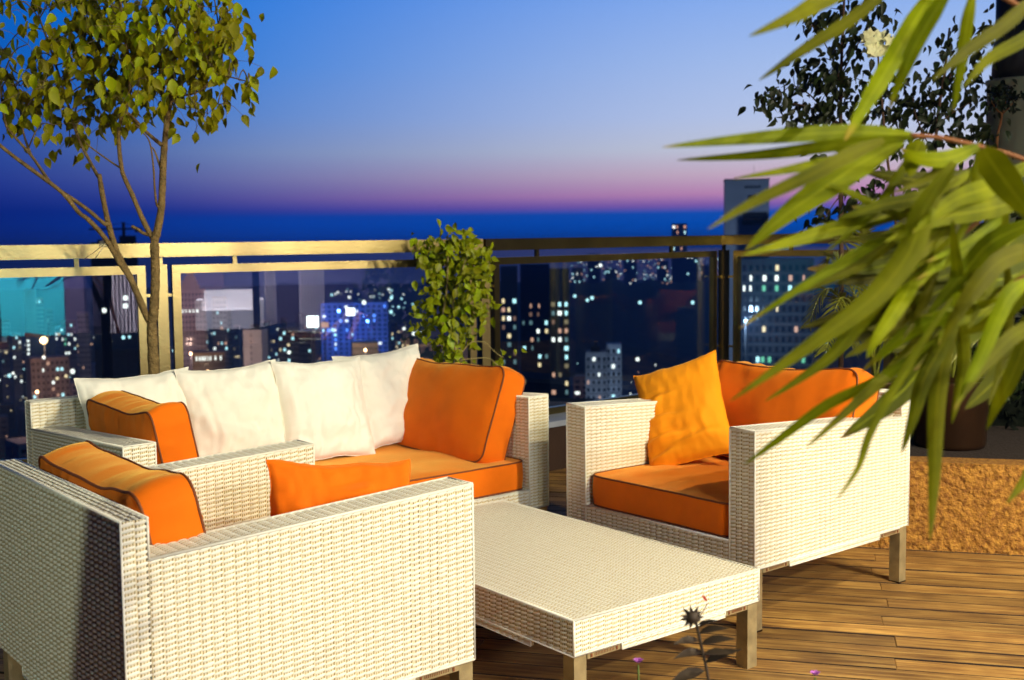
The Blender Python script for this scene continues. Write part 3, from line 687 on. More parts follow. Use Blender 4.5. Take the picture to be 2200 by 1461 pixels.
L_([(213, 380, -.17), (209, 376, -.16), (192, 345, -.1), (169, 299, -.05), (150, 238, 0), (134, 184, .05), (110, 110, .1), (85, 40, .1)], .009, .0045)
L_([(67, 334, -.2), (50, 284, -.15), (42, 220, -.1)], .006, .003)
L_([(347, 311, 0), (327, 295, -.05), (307, 276, -.1), (285, 252, -.15), (272, 242, -.2)], .010, .005)
L_([(346, 441, 0), (337, 441, -.02), (332, 400, -.05), (330, 364, -.07), (322, 307, -.1), (305, 282, -.12), (291, 268, -.14)], .0055, .003)
L_([(257, 360, -.05), (230, 342, -.05), (192, 314, -.05), (178, 298, -.05)], .0045, .003)
L_([(345, 362), (338, 340), (331, 322), (326, 316)], .0055, .003)
L_([(366, 205, .06), (420, 200, .05), (470, 165, .05), (520, 172, .05), (538, 178, .05)], .006, .002)
L_([(364, 215, .06), (410, 222, .08), (450, 225, .1), (490, 222, .1)], .005, .002)
L_([(372, 140, .14), (420, 100, .2), (470, 60, .25)], .006, .003)
tm.build('trunk', M_BARK, tree, True)
crown = [(60, -30), (160, -30), (260, -40), (360, -40), (450, -30), (20, 15, 8), (95, 20, 10), (180, 35), (240, 15), (300, 10), (370, 15), (430, 15), (480, 25), (120, 85, 11), (180, 80), (240, 70), (300, 68), (360, 75), (420, 70), (470, 80), (500, 85, 10),
         (8, 108, 10), (60, 95, 7), (95, 145, 12), (150, 120), (210, 130), (270, 118), (320, 130), (370, 130), (430, 120), (480, 108), (500, 130, 8), (15, 165), (45, 185), (90, 188), (150, 170), (200, 175), (255, 172), (300, 172), (345, 170), (400, 170), (450, 150), (512, 172, 7), (532, 186, 4),
         (10, 215, 12), (55, 232), (100, 240), (180, 228, 9), (222, 250, 10), (265, 222, 8), (330, 205, 10), (378, 232, 9), (420, 236, 8), (446, 246, 7), (484, 222, 6), (42, 262, 9), (112, 268, 9), (150, 305, 9), (190, 290, 9), (215, 262, 9), (240, 200), (285, 205, 8), (70, 150, 9)]
lm = [leaf_mesh('ficus_leaf', M_LEAF, .068 * k, .042 * k, f, d) for k, f, d in ((1, .2, .2), (.85, .3, .3), (1.1, .15, .1), (.95, .35, .35), (.75, .2, .15))]
Ms = []; tw = MB()
for c in crown:
    n = int((c[2] if len(c) > 2 else 22) * (1.6 if c[0] > 240 or c[1] < 90 else 1.05)); cen = at(c[0], c[1], TY + rnd.uniform(-.35, .3))
    near = min(limbs, key=lambda p: (p - cen).length)
    mid = (near + cen) / 2 + Vector((0, 0, .05)); tw.tube(sh(smooth_path([near, mid, cen], 3)), [.0035] * 4 + [.0026] * 2 + [.0016], 5)
    for k in range(n):
        p = cen + Vector((rnd.gauss(0, .062), rnd.gauss(0, .09), rnd.gauss(0, .062)))
        d = Vector((rnd.gauss(0, .38), rnd.gauss(0, .38), -1 + rnd.gauss(0, .28))); nrm = Vector((rnd.gauss(.3, .9), -1 + rnd.gauss(0, .8), .35 + rnd.gauss(0, .6)))
        Ms.append(basis(p, d, nrm, rnd.uniform(.72, 1.12)))
        if k % 3 == 0: tw.tube([cen - tb, (cen + p) / 2 - tb + Vector((0, 0, .012)), p - tb], [.0014, .0011, .0009], 4, False)
tw.build('twigs', M_TWIG, tree, True, 'stuff')
place_leaves(tree, lm, Ms, 300, M_LEAF)
sm = MB(); sm.tube([at(222, 530, TY - .13) - tb, at(212, 545, TY - .13) - tb, at(204, 556, TY + .35) - tb], .0016, 5); sm.tube([at(226, 522, TY - .13) - tb, at(205, 540, TY + .1) - tb, at(180, 557, TY + .4) - tb], .0016, 5)
for k in range(3): sm.tube([at(222 + 1.5 * math.cos(a) * 6, 520 + k * 4 + 2 * math.sin(a), TY - .13 + .014 * math.sin(a)) - tb for a in np.linspace(0, 6.28, 9)], .0016, 4)
sm.build('tie_string', mat('pale_string', (.6, .55, .4), .8), tree)
pot('plant_pot', 'dark pot of the ficus tree hidden behind the sofa', (foot0.x, foot0.y), .19, .40)

# --- climbing plant in the middle
VY = 6.25
vb = at(975, 1010, VY); vine = thing('climbing_plant', 'bushy climbing plant growing up over the railing behind the sofa', 'plant', (vb.x, vb.y, 0))
vbv = Vector((vb.x, vb.y, 0)); vm = MB(); vl = []
def V_(pts, r0, r1): p = px_path(pts, VY); limb(vm, [q - vbv for q in p], r0, r1, 6); vl.extend(smooth_path(p))
V_([(962, 960), (962, 880), (958, 800), (955, 740), (950, 690), (960, 620), (962, 560), (966, 510)], .009, .004)
V_([(985, 960), (984, 880), (984, 800), (976, 730), (974, 650), (990, 590), (1005, 545)], .009, .004)
V_([(984, 770), (1010, 737), (1040, 735), (1052, 745), (1068, 760), (1082, 768)], .003, .002)
V_([(984, 775), (1020, 770), (1050, 770), (1066, 782), (1075, 790)], .003, .002)
V_([(975, 790), (967, 770), (960, 760), (972, 745)], .003, .002)
vm.build('stems', mat('vine_stem', (.34, .27, .09), .8, var=.3), vine, True)
lmv = [leaf_mesh('climber_leaf', M_VINE, .060 * k, .038 * k, f, d) for k, f, d in ((1, .22, .25), (.85, .3, .35), (1.1, .15, .15), (.7, .3, .3))]
Ms = []
for c in [(965, 515, 24), (1000, 528, 22), (930, 540, 20), (1025, 555, 20), (960, 560, 26), (995, 565, 24), (930, 575, 22), (1035, 590, 18), (965, 600, 24), (1005, 605, 22), (930, 615, 20), (1030, 625, 18), (975, 640, 24), (1010, 655, 20), (945, 655, 20), (1038, 668, 14), (920, 690, 12), (1000, 690, 18), (960, 690, 20), (945, 725, 16), (990, 725, 16), (968, 752, 16), (940, 770, 9), (985, 770, 8), (1080, 778, 9), (905, 525, 10), (1040, 545, 10), (915, 650, 10), (904, 690, 5)]:
    cen = at(c[0], c[1], VY + rnd.uniform(-.12, .12))
    for k in range(int(c[2] * 2.1)):
        p = cen + Vector((rnd.gauss(0, .036), rnd.gauss(0, .05), rnd.gauss(0, .042))); d = Vector((rnd.gauss(.15, .7), rnd.gauss(-.25, .6), -.7 + rnd.gauss(0, .5)))
        Ms.append(basis(p, d, Vector((rnd.gauss(.4, .8), -.9 + rnd.gauss(0, .7), .5 + rnd.gauss(0, .6))), rnd.uniform(.65, 1.1)))
place_leaves(vine, lmv, Ms, 300, M_VINE)
pot('plant_pot', 'dark pot of the climbing plant hidden behind the sofa', (vb.x, vb.y), .16, .36)

# --- dark ficus at the right
FY = 6.2
fb = at(1808, 1000, FY); fic = thing('ficus_tree', 'dark ficus tree with drooping leaves in silhouette against the sky at upper right', 'tree', (fb.x, fb.y, .372)); fbv = Vector(fic.location)
fm = MB(); fl = []
def F_l(pts, r0, r1, Y=FY): p = px_path(pts, Y); limb(fm, [q - fbv for q in p], r0, r1, 7); fl.extend(smooth_path(p))
F_l([(1808, 912), (1807, 760), (1808, 600), (1807, 450), (1806, 330), (1806, 230), (1808, 130), (1812, 40), (1815, -40)], .016, .006)
F_l([(1806, 290), (1785, 255), (1760, 225), (1735, 200), (1700, 185), (1665, 215)], .006, .002)
F_l([(1806, 270), (1770, 245), (1720, 225), (1680, 222), (1640, 212)], .005, .002)
F_l([(1807, 180), (1795, 140), (1770, 90), (1745, 55)], .005, .002)
F_l([(1808, 160), (1840, 100), (1870, 50), (1885, 15)], .005, .002)
F_l([(1806, 330), (1850, 290), (1880, 300), (1905, 310)], .005, .002)
F_l([(1808, 470), (1835, 450), (1860, 420), (1885, 385)], .005, .002)
F_l([(1806, 420), (1790, 440), (1770, 470)], .004, .002)
fm.build('trunk', mat('dark_bark', (.07, .035, .02), .9, var=.3), fic, True)
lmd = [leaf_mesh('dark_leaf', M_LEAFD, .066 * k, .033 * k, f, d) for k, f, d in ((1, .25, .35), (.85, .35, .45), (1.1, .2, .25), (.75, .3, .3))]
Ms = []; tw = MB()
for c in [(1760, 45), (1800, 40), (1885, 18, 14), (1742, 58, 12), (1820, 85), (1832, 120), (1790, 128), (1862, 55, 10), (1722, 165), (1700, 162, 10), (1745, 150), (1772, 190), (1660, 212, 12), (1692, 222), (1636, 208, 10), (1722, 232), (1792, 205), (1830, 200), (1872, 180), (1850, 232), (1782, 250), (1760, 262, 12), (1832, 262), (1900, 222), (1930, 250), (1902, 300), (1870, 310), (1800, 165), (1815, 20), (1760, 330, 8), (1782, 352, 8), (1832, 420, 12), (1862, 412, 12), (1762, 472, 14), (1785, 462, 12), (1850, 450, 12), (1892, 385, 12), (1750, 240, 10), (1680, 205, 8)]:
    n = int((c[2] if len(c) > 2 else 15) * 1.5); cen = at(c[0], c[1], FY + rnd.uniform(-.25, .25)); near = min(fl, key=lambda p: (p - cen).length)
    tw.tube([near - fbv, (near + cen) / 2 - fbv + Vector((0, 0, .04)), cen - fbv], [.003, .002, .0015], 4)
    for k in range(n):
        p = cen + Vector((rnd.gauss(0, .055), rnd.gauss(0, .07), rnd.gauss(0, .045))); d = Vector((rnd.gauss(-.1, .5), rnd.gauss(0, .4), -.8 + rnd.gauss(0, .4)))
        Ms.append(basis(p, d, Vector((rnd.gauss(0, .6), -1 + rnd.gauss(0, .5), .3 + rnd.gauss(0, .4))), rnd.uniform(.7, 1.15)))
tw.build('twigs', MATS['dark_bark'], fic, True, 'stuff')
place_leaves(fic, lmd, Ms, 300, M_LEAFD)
# second one further right
FY2 = 6.35
g = at(2010, 1000, FY2); fic2 = thing('ficus_tree', 'dark ficus tree at the right edge, beside the round grey pillar', 'tree', (g.x, g.y, .372)); g = Vector(fic2.location); fm = MB(); fl = []
def F2(pts, r0, r1): p = px_path(pts, FY2); limb(fm, [q - g for q in p], r0, r1, 7); fl.extend(smooth_path(p))
F2([(2010, 908), (2012, 700), (2010, 500), (2008, 350), (2015, 250), (2030, 150), (2040, 60)], .015, .006)
F2([(2010, 340), (1985, 290), (1965, 240), (1960, 190)], .005, .002); F2([(2012, 270), (2050, 240), (2085, 220)], .005, .002); F2([(2020, 200), (2060, 130), (2090, 60)], .005, .002)
fm.build('trunk', MATS['dark_bark'], fic2, True); Ms = []
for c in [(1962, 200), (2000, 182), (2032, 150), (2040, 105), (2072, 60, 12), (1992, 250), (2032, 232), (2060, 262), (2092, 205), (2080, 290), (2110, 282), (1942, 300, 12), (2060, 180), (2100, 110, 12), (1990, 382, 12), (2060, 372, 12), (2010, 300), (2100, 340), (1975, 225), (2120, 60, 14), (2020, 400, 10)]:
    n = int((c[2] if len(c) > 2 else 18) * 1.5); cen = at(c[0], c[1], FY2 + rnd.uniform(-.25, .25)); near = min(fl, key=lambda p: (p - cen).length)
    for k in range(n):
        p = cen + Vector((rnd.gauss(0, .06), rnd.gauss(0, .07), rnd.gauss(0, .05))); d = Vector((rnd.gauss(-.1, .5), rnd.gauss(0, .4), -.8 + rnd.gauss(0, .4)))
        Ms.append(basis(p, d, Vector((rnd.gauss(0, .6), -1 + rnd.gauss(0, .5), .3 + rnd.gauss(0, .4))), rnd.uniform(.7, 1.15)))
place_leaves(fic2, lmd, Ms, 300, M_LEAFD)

# --- grey pillar with canopy, small round-headed tree in front
pl = at(2168, 600, 7.6); pil = thing('round_pillar', 'round grey-green pillar at the right edge behind the leaves', 'pillar', (pl.x, pl.y, 0))
zt_ = at(2168, 172, 7.6).z; m = MB(); m.lathe((0, 0, 0), [(.165, 0), (.165, zt_ - .03), (.175, zt_ - .02), (.175, zt_)]); m.build('shaft', M_PILLAR, pil, True)
m = MB(); m.lathe((0, 0, zt_), [(.14, 0), (.13, .25), (.12, .26), (.12, .6)]); m.build('capital', mat('black_metal', (.02, .02, .022), .6), pil, True)
sy = 6.6; s0 = at(2135, 1000, sy); st_ = thing('standard_tree', 'small round-headed potted tree in front of the grey pillar', 'tree', (s0.x, s0.y, .372)); s0 = Vector(st_.location); m = MB(); ps = px_path([(2133, 890), (2135, 700), (2137, 500), (2141, 315), (2150, 262), (2152, 244)], sy)
limb(m, [q - s0 for q in ps], .012, .007, 7)
for e in ((2128, 215), (2140, 200), (2165, 200), (2180, 215), (2153, 195)): limb(m, [at(2152, 246, sy) - s0, at((2152 + e[0]) / 2, (246 + e[1]) / 2 + 3, sy) - s0, at(e[0], e[1], sy) - s0], .005, .002, 5)
m.build('trunk', mat('reddish_bark', (.30, .12, .03), .8, var=.3), st_, True); Ms = []
for k in range(190):
    p = at(2153 + rnd.gauss(0, 19), 205 + rnd.gauss(0, 16), sy + rnd.gauss(0, .08)); Ms.append(basis(p, rv() + Vector((0, 0, -.6)), rv() + Vector((0, -1, 0)), rnd.uniform(.45, .75)))
place_leaves(st_, lmd, Ms, 300, M_LEAFD)

# --- white flower head on its stem
PY = 5.9
f0 = at(1900, 1000, PY); fp = thing('flowering_shrub', 'white flower cluster on a tall leafy stem against the dark ficus', 'shrub', (f0.x, f0.y, .372)); f0 = Vector(fp.location); m = MB()
limb(m, [q - f0 for q in px_path([(1935, 900), (1932, 700), (1925, 480), (1905, 330), (1895, 220), (1888, 140), (1886, 112)], PY)], .010, .004, 7); m.build('stem', MATS['dark_bark'], fp, True)
petal = leaf_mesh('petal', mat('cream_petal', (.80, .78, .46), .6, trans=.25), .034, .030, .1, .35)
k = 0
while k < 34:
    a, bq = rnd.gauss(0, 22), rnd.gauss(0, 13)
    if (a / 38) ** 2 + (bq / 26) ** 2 > 1: continue
    k += 1; cen = at(1884 + a, 90 + bq + abs(a) * .12, PY + rnd.uniform(-.08, .02)); ax = Vector((rnd.gauss(0, .5), -1, rnd.gauss(.25, .5))).normalized(); x_ = ax.orthogonal().normalized(); y_ = ax.cross(x_)
    mb = MB(); src = np.array([v.co[:] for v in petal.vertices]); fc = [list(p.vertices) for p in petal.polygons]
    for j in range(5):
        d = x_ * math.cos(j * 1.257) + y_ * math.sin(j * 1.257); Mx = np.array(basis(cen - f0, d + .25 * ax, ax, 1)); mb.add(src @ Mx[:3, :3].T + Mx[:3, 3], fc)
    mb.build('flower', MATS['cream_petal'], fp, True)
Ms = [basis(at(1890 + rnd.gauss(0, 28), 190 + rnd.gauss(0, 60), PY + rnd.gauss(0, .06)), rv() + Vector((0, 0, -.3)), rv() + Vector((0, -1, .4)), rnd.uniform(.7, 1.2)) for _ in range(40)]
place_leaves(fp, lmd, Ms, 300, M_LEAFD)

# --- areca palms in the planter
def palm(label, base, fronds, ll=.17):
    o = thing('areca_palm', label, 'palm', base, 0, 'areca palms'); bz = Vector(base); mp = MB()
    for tip, lift in fronds:
        tip = Vector(tip); mid = (bz + tip) / 2 + Vector((0, 0, lift)); pts = smooth_path([bz, bz * .65 + mid * .35 + Vector((0, 0, lift * .35)), mid, mid * .45 + tip * .55 + Vector((0, 0, lift * .45)), tip], 6)
        fm = MB(); fm.tube([p - bz for p in pts], [.007 - .005 * i / len(pts) for i in range(len(pts))], 5)
        f = fm.build('frond_stem', M_PALM, o, True); lf = MB(); k = len(pts)
        for i in range(int(k * .35), k):
          for sub in range(2):
            p = pts[i] if sub == 0 else (pts[i] + pts[max(i - 1, 0)]) / 2
            d = (pts[min(i + 1, k - 1)] - pts[i - 1]).normalized(); side = d.cross(Vector((0, 0, 1))).normalized(); u_ = side.cross(d)
            q = (i / k - .35) / .65; Lg = ll * (1 - .6 * q) * min(1, .5 + 3 * q)
            for s_ in (-1, 1):
                dd = (side * s_ * .8 + d * .75 + u_ * .12 + rv(.06)).normalized(); e = p + dd * Lg; e.z -= Lg * .25; wv = d * .0055
                md = (p + e) / 2 + Vector((0, 0, Lg * .06))
                lf.add([p - wv - bz, p + wv - bz, md + wv - bz, md - wv - bz, e - bz], [[0, 1, 2, 3], [3, 2, 4]])
        lf.build('leaflets', M_PALM, f, True, 'stuff')
    return o
A1 = at(1880, 900, 5.75); A1.z = .66
palm('areca palm arching towards the railing, left of the dark pot', A1, [(at(1738, 690, 5.6), .25), (at(1760, 590, 6.0), .25), (at(1800, 520, 5.8), .15), (at(1850, 480, 5.5), .1), (at(1950, 470, 5.9), .1), (at(1775, 750, 5.4), .3), (at(2010, 520, 5.6), .15)])
pot('plant_pot', 'dark pot of the areca palm behind the right armchair', (A1.x, A1.y), .15, .30, z=.373)
A2 = at(2045, 880, 5.55); A2.z = .70
palm('areca palm rising from the round metal pot at the right', A2, [(at(1990, 620, 5.4), .12), (at(2075, 470, 5.6), .1), (at(2060, 760, 5.2), .3), (at(2140, 640, 5.4), .2), (at(1950, 690, 5.5), .2), (at(2110, 720, 5.1), .28), (at(2020, 560, 5.7), .1), (at(2170, 560, 5.6), .15), (at(1970, 560, 5.9), .12)])
p_ = at(2040, 1000, 5.32)
pot('metal_pot', 'shiny dark cylindrical metal pot on the ochre planter wall', (at(2040, 930, 5.5).x, 5.5), .185, .325, z=.373)
A3 = at(1935, 880, 6.0); A3.z = .60
palm('areca palm in front of the right railing, deepest of the three', A3, [(at(1790, 640, 6.0), .25), (at(1850, 560, 6.2), .2), (at(1920, 500, 6.0), .1), (at(1990, 470, 6.1), .1), (at(2060, 600, 5.8), .25), (at(1830, 740, 5.7), .25), (at(1990, 720, 5.7), .3)], .2)
sb = at(2110, 900, 6.0); shrub = thing('dark_shrub', 'dark leafy shrub filling the corner below the grey pillar', 'shrub', (sb.x, sb.y, .372)); sbv = Vector(shrub.location); m = MB()
for e in ((2020, 560), (2080, 470), (2140, 430), (2190, 500), (2200, 620), (2050, 680)): limb(m, [Vector((0, 0, 0)), (at(e[0], e[1], 6.0) - sbv) * .5 + Vector((0, 0, .06)), at(e[0], e[1], 6.0) - sbv], .008, .003, 6)
m.build('stems', MATS['dark_bark'], shrub, True)
place_leaves(shrub, lmd, [basis(at(rnd.uniform(1985, 2240), rnd.uniform(420, 860), 6.0 + rnd.uniform(-.3, .3)), rv() + Vector((0, 0, -.5)), rv() + Vector((0, -1, .3)), rnd.uniform(.8, 1.5)) for _ in range(620)], 300, M_LEAFD)
# dark clipped hedge closing the planter at the back
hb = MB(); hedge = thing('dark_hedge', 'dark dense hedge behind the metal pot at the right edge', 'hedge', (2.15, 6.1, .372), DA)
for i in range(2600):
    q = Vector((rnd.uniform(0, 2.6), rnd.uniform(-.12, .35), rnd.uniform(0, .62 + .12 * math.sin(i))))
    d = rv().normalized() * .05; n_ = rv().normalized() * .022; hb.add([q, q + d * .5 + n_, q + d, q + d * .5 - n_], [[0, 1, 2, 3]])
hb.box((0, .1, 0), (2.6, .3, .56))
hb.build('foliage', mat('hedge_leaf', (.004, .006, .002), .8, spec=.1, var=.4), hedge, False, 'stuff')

# --- foreground bamboo blades (out of focus, close to the camera)
stand = thing('bamboo_plant', 'out of focus bamboo with long yellow-green blades hanging in from the right', 'plant', (1.75, 1.2, 0)); bs = Vector(stand.location)
def blade(pts, w, Y0=1.52, Y1=1.42, mname='bamboo_blade', kinky=0, dark=False):
    """lanceolate blade along a photo-pixel path base -> tip, width in photo pixels"""
    n = 14; k = len(pts); P = smooth_path([at(u, v, Y0 + (Y1 - Y0) * i / (k - 1)) for i, (u, v) in enumerate(pts)], max(2, round(n / (k - 1)))); n = len(P)
    V, Fc = [], []; tw_ = rnd.uniform(-.5, .5)
    for i, p in enumerate(P):
        s = i / (n - 1); ww = w / FPX * (Y0 + (Y1 - Y0) * s) / 2 * (min(1, .30 + s * 3.0) * (1 - max(0, (s - .45) / .55) ** 1.7)) * 1.04 + .0004
        d = (P[min(i + 1, n - 1)] - P[max(i - 1, 0)]).normalized(); view = (p - Vector((0, 0, CAM_H))).normalized(); sd = d.cross(view).normalized(); up = sd.cross(d)
        a = tw_ * (s - .4); sd2 = sd * math.cos(a) + up * math.sin(a); fo = -view * ww * .28
        V += [p - sd2 * ww - bs, p + fo - bs, p + sd2 * ww - bs]
    for i in range(n - 1):
        for c in (0, 1): Fc.append([i * 3 + c, i * 3 + c + 1, i * 3 + c + 4, i * 3 + c + 3])
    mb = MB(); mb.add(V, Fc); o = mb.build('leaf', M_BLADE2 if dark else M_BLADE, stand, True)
    idx = np.zeros(len(o.data.loops), np.int32); o.data.loops.foreach_get('vertex_index', idx)
    uv = np.stack([(idx % 3) / 2, (idx // 3) / (n - 1)], 1).astype(np.float32); o.data.uv_layers.new(name='UVMap').data.foreach_set('uv', uv.ravel())
M_BLADE2 = blade_mat('shaded_bamboo_blade', (.10, .11, .001, 1), (.05, .055, .001, 1), (.20, .10, .03, 1))  # darker copy of the blade material, shade of the clump in its colour
B_ = [([(1850, -35), (1760, 5), (1707, 34), (1609, 78)], 50), ([(1935, -45), (1830, 40), (1726, 107), (1630, 173)], 38), ([(2020, -40), (1965, 45), (1898, 161), (1850, 240), (1814, 303)], 56),
      ([(2045, -30), (2005, 30), (1967, 96), (1935, 170), (1910, 236)], 46), ([(2092, -20), (2076, 60), (2063, 153), (2048, 240)], 36), ([(2225, -10), (2163, 50), (2070, 115), (2002, 173)], 42), ([(2240, 60), (2190, 90), (2120, 130), (2068, 190)], 40),
      ([(1960, 290), (1821, 284), (1630, 296), (1423, 316)], 46), ([(1960, 296), (1800, 312), (1640, 332), (1454, 344)], 36), ([(1840, 330), (1760, 350), (1687, 366), (1576, 384)], 27),
      ([(1900, 300), (1830, 330), (1745, 374), (1615, 436), (1519, 493)], 44), ([(1940, 300), (1850, 350), (1783, 395), (1687, 462), (1599, 540)], 82), ([(1985, 450), (1880, 470), (1783, 494), (1690, 522), (1592, 549)], 46),
      ([(1783, 395), (1850, 425), (1917, 458), (1960, 460)], 22), ([(1940, 482), (1880, 520), (1825, 555), (1705, 628), (1589, 705)], 32), ([(2050, 350), (1985, 450), (1955, 540), (1876, 640), (1740, 742), (1568, 862)], 74),
      ([(1990, 560), (1911, 620), (1840, 700), (1774, 775), (1644, 862)], 50), ([(2030, 510), (1980, 570), (1935, 650), (1887, 722), (1862, 770)], 48), ([(2010, 730), (1890, 815), (1780, 868), (1672, 945), (1597, 1000)], 32),
      ([(2060, 670), (1990, 720), (1907, 805), (1817, 886), (1731, 962)], 38), ([(2045, 640), (1960, 770), (1875, 918), (1844, 1004), (1799, 1072)], 24), ([(2070, 660), (2025, 740), (1985, 815), (1961, 900), (1937, 973)], 48),
      ([(2062, 580), (2040, 700), (2014, 850), (2007, 1026), (1998, 1163)], 52), ([(2240, 620), (2205, 730), (2170, 815), (2142, 868), (2120, 923)], 48), ([(2290, 900), (2230, 985), (2200, 1035), (2163, 1081)], 34),
      ([(2215, 600), (2165, 640), (2110, 760), (2050, 882)], 46), ([(2061, 677), (2110, 655), (2150, 640)], 22), ([(2058, 672), (2058, 610), (2052, 540), (2045, 470)], 34), ([(2061, 677), (2000, 690), (1933, 728), (1850, 800)], 44),
      ([(2105, 312), (2040, 340), (1975, 340), (1935, 318)], 48), ([(2110, 320), (2160, 390), (2230, 480)], 90), ([(1978, 300), (1962, 340), (1955, 380)], 60), ([(2230, 420), (2120, 450), (2010, 470), (1900, 520)], 60), ([(2240, 470), (2130, 520), (2060, 600), (1990, 680)], 55),
      ([(2240, 530), (2150, 560), (2080, 640), (2020, 740)], 60), ([(2250, 690), (2180, 720), (2110, 790), (2070, 850)], 46), ([(2060, 380), (1990, 420), (1900, 440), (1800, 470)], 44), ([(2220, 350), (2130, 400), (2050, 430), (1960, 500)], 60), ([(2240, 560), (2190, 640), (2130, 690), (2060, 720)], 50)]
for i, (pts, w_) in enumerate(B_): blade(pts, w_ * .68, 1.56 + .08 * ((i * 7) % 5 - 2) / 2, 1.46 + .10 * ((i * 3) % 5 - 2) / 2)
for i in range(20):     # more narrow blades fanning to the lower left
    u0, v0 = rnd.uniform(1960, 2230), rnd.uniform(300, 640); an = rnd.gauss(2.42, .30) if i % 3 else rnd.gauss(1.8, .2); Lp = rnd.uniform(170, 330)
    blade([(u0, v0), (u0 + .5 * Lp * math.cos(an - .08), v0 + .5 * Lp * math.sin(an - .08)), (u0 + Lp * math.cos(an + .06), v0 + Lp * math.sin(an + .06))], rnd.uniform(16, 28), 1.62, 1.52)
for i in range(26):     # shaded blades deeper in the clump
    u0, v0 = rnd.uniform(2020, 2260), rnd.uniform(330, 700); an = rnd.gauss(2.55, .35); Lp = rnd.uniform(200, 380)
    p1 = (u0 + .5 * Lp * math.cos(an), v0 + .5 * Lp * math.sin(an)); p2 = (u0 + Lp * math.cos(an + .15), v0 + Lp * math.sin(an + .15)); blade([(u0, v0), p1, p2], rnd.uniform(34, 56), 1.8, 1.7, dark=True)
m = MB()
for pts in ([(2290, 380), (2200, 410), (2097, 480), (2035, 530), (1974, 576)], [(2260, 370), (2180, 335), (2101, 314), (2020, 296), (1956, 291)], [(2300, 560), (2190, 600), (2120, 650), (2061, 677)], [(2400, 120), (2240, 40), (2090, -40), (1980, -80)]):
    m.tube([q - bs for q in smooth_path(px_path(pts, 1.6))], .0032, 6)
for pts in ([(2290, 380), (2330, 700)], [(2260, 370), (2330, 760)], [(2300, 560), (2340, 900)], [(2400, 120), (2380, 800)]):
    a = at(*pts[0], 1.6); m.tube([a - bs, (a + bs) / 2 + Vector((.12, 0, .3)) - bs, Vector((0, 0, .3)) + rv(.02)], [.0036, .006, .008], 6)
m.build('stems', mat('red_brown_stem', (.30, .10, .02), .6, var=.3), stand, True)
pot('plant_pot', 'dark pot of the bamboo beside the camera, out of frame', (1.75, 1.2), .2, .36)

# --- small flowers in front of the camera
fy = 2.1
q0 = at(1520, 1700, fy); sp_ = thing('garden_flower', 'dark flower stem with narrow leaves in front of the coffee table', 'flower', (q0.x, q0.y, 0)); q0 = Vector(sp_.location); m = MB()
M_DK = mat('dark_stem', (.035, .02, .008), .7)
m.tube([q0 * 0 + Vector((0, 0, .25))] + [q - q0 for q in smooth_path(px_path([(1530, 1560), (1522, 1461), (1507, 1390), (1497, 1345), (1492, 1335)], fy))], .0028, 6); m.build('stem', M_DK, sp_, True)
ld_ = leaf_mesh('narrow_leaf', M_DK, .06, .02, .2, .2)
for (u0, v0, u1, v1, s_) in [(1500, 1362, 1560, 1340, 1), (1502, 1375, 1450, 1375, .9), (1505, 1385, 1575, 1362, .9), (1510, 1400, 1450, 1405, 1), (1512, 1405, 1575, 1395, 1.1), (1515, 1440, 1435, 1460, 1.1), (1515, 1425, 1585, 1385, 1), (1500, 1350, 1535, 1325, .8), (1496, 1345, 1528, 1330, .6)]:
    a, b2 = at(u0, v0, fy), at(u1, v1, fy - .03); o = link('leaf', ld_, sp_); o.matrix_basis = basis(a - q0, b2 - a, Vector((0, -.5, 1)), (b2 - a).length / .06)
m = MB()
for k in range(11):
    a = k * .571; cen = at(1487, 1326, fy); d = Vector((math.cos(a), rnd.uniform(-.5, .3), math.sin(a) * .8)); src = np.array([v.co[:] for v in ld_.vertices]); Mx = np.array(basis(cen - q0, d, Vector((0, -1, .2)), .40)); m.add(src @ Mx[:3, :3].T + Mx[:3, 3], [list(p.vertices) for p in ld_.polygons])
m.tube([at(1487, 1316, fy) - q0, at(1487, 1335, fy) - q0], [.010, .012], 8); m.build('flower_head', M_DK, sp_, True)
M_PUR = mat('purple_petal', (.42, .12, .45), .6, trans=.3); pet2 = leaf_mesh('petal', M_PUR, .013, .011, .1, .2)
for (u, v, lb) in ((1371, 1423, 'small pale purple flower below the near corner of the coffee table'), (1751, 1450, 'small magenta flower at the bottom edge over the deck planks')):
    e0 = at(u, v, 2.3); fl_ = thing('garden_flower', lb, 'flower', (e0.x, e0.y, 0)); m = MB(); m.tube([(0, 0, .2), (.004, 0, e0.z * .7), (0, 0, e0.z - .006)], .0022, 5); m.build('stem', mat('green_stem', (.12, .16, .03), .6), fl_); m = MB()
    src = np.array([v_.co[:] for v_ in pet2.vertices])
    for j in range(6):
        Mx = np.array(basis((0, 0, e0.z), (math.cos(j * 1.05), math.sin(j * 1.05), .9), (0, -.3, 1), 1)); m.add(src @ Mx[:3, :3].T + Mx[:3, 3], [list(p.vertices) for p in pet2.polygons])
    m.build('petals', M_PUR, fl_, True)
e1 = at(1515, 1287, fy); bud = link('red_bud', leaf_mesh('red_bud', mat('red_petal', (.5, .06, .03), .6), .018, .006, .1, .2), sp_); bud.matrix_basis = basis(at(1509, 1278, fy) - q0, at(1522, 1297, fy) - at(1509, 1278, fy), (0, -1, 0), 1)
m = MB(); m.tube([at(1495, 1335, fy) - q0, at(1512, 1312, fy) - q0, at(1520, 1296, fy) - q0], .0009, 4); m.build('bud_stalk', M_DK, sp_)
trough = thing('flower_trough', 'dark flower trough below the bottom edge of the frame', 'planter', (.45, 2.15, 0), 0); m = MB(); m.box((-.5, -.14, .002), (.75, .22, .27)); m.build('trough_body', M_POT, trough); m = MB(); m.box((-.48, -.12, .271), (.73, .20, .285)); m.build('soil', M_SOIL, trough)

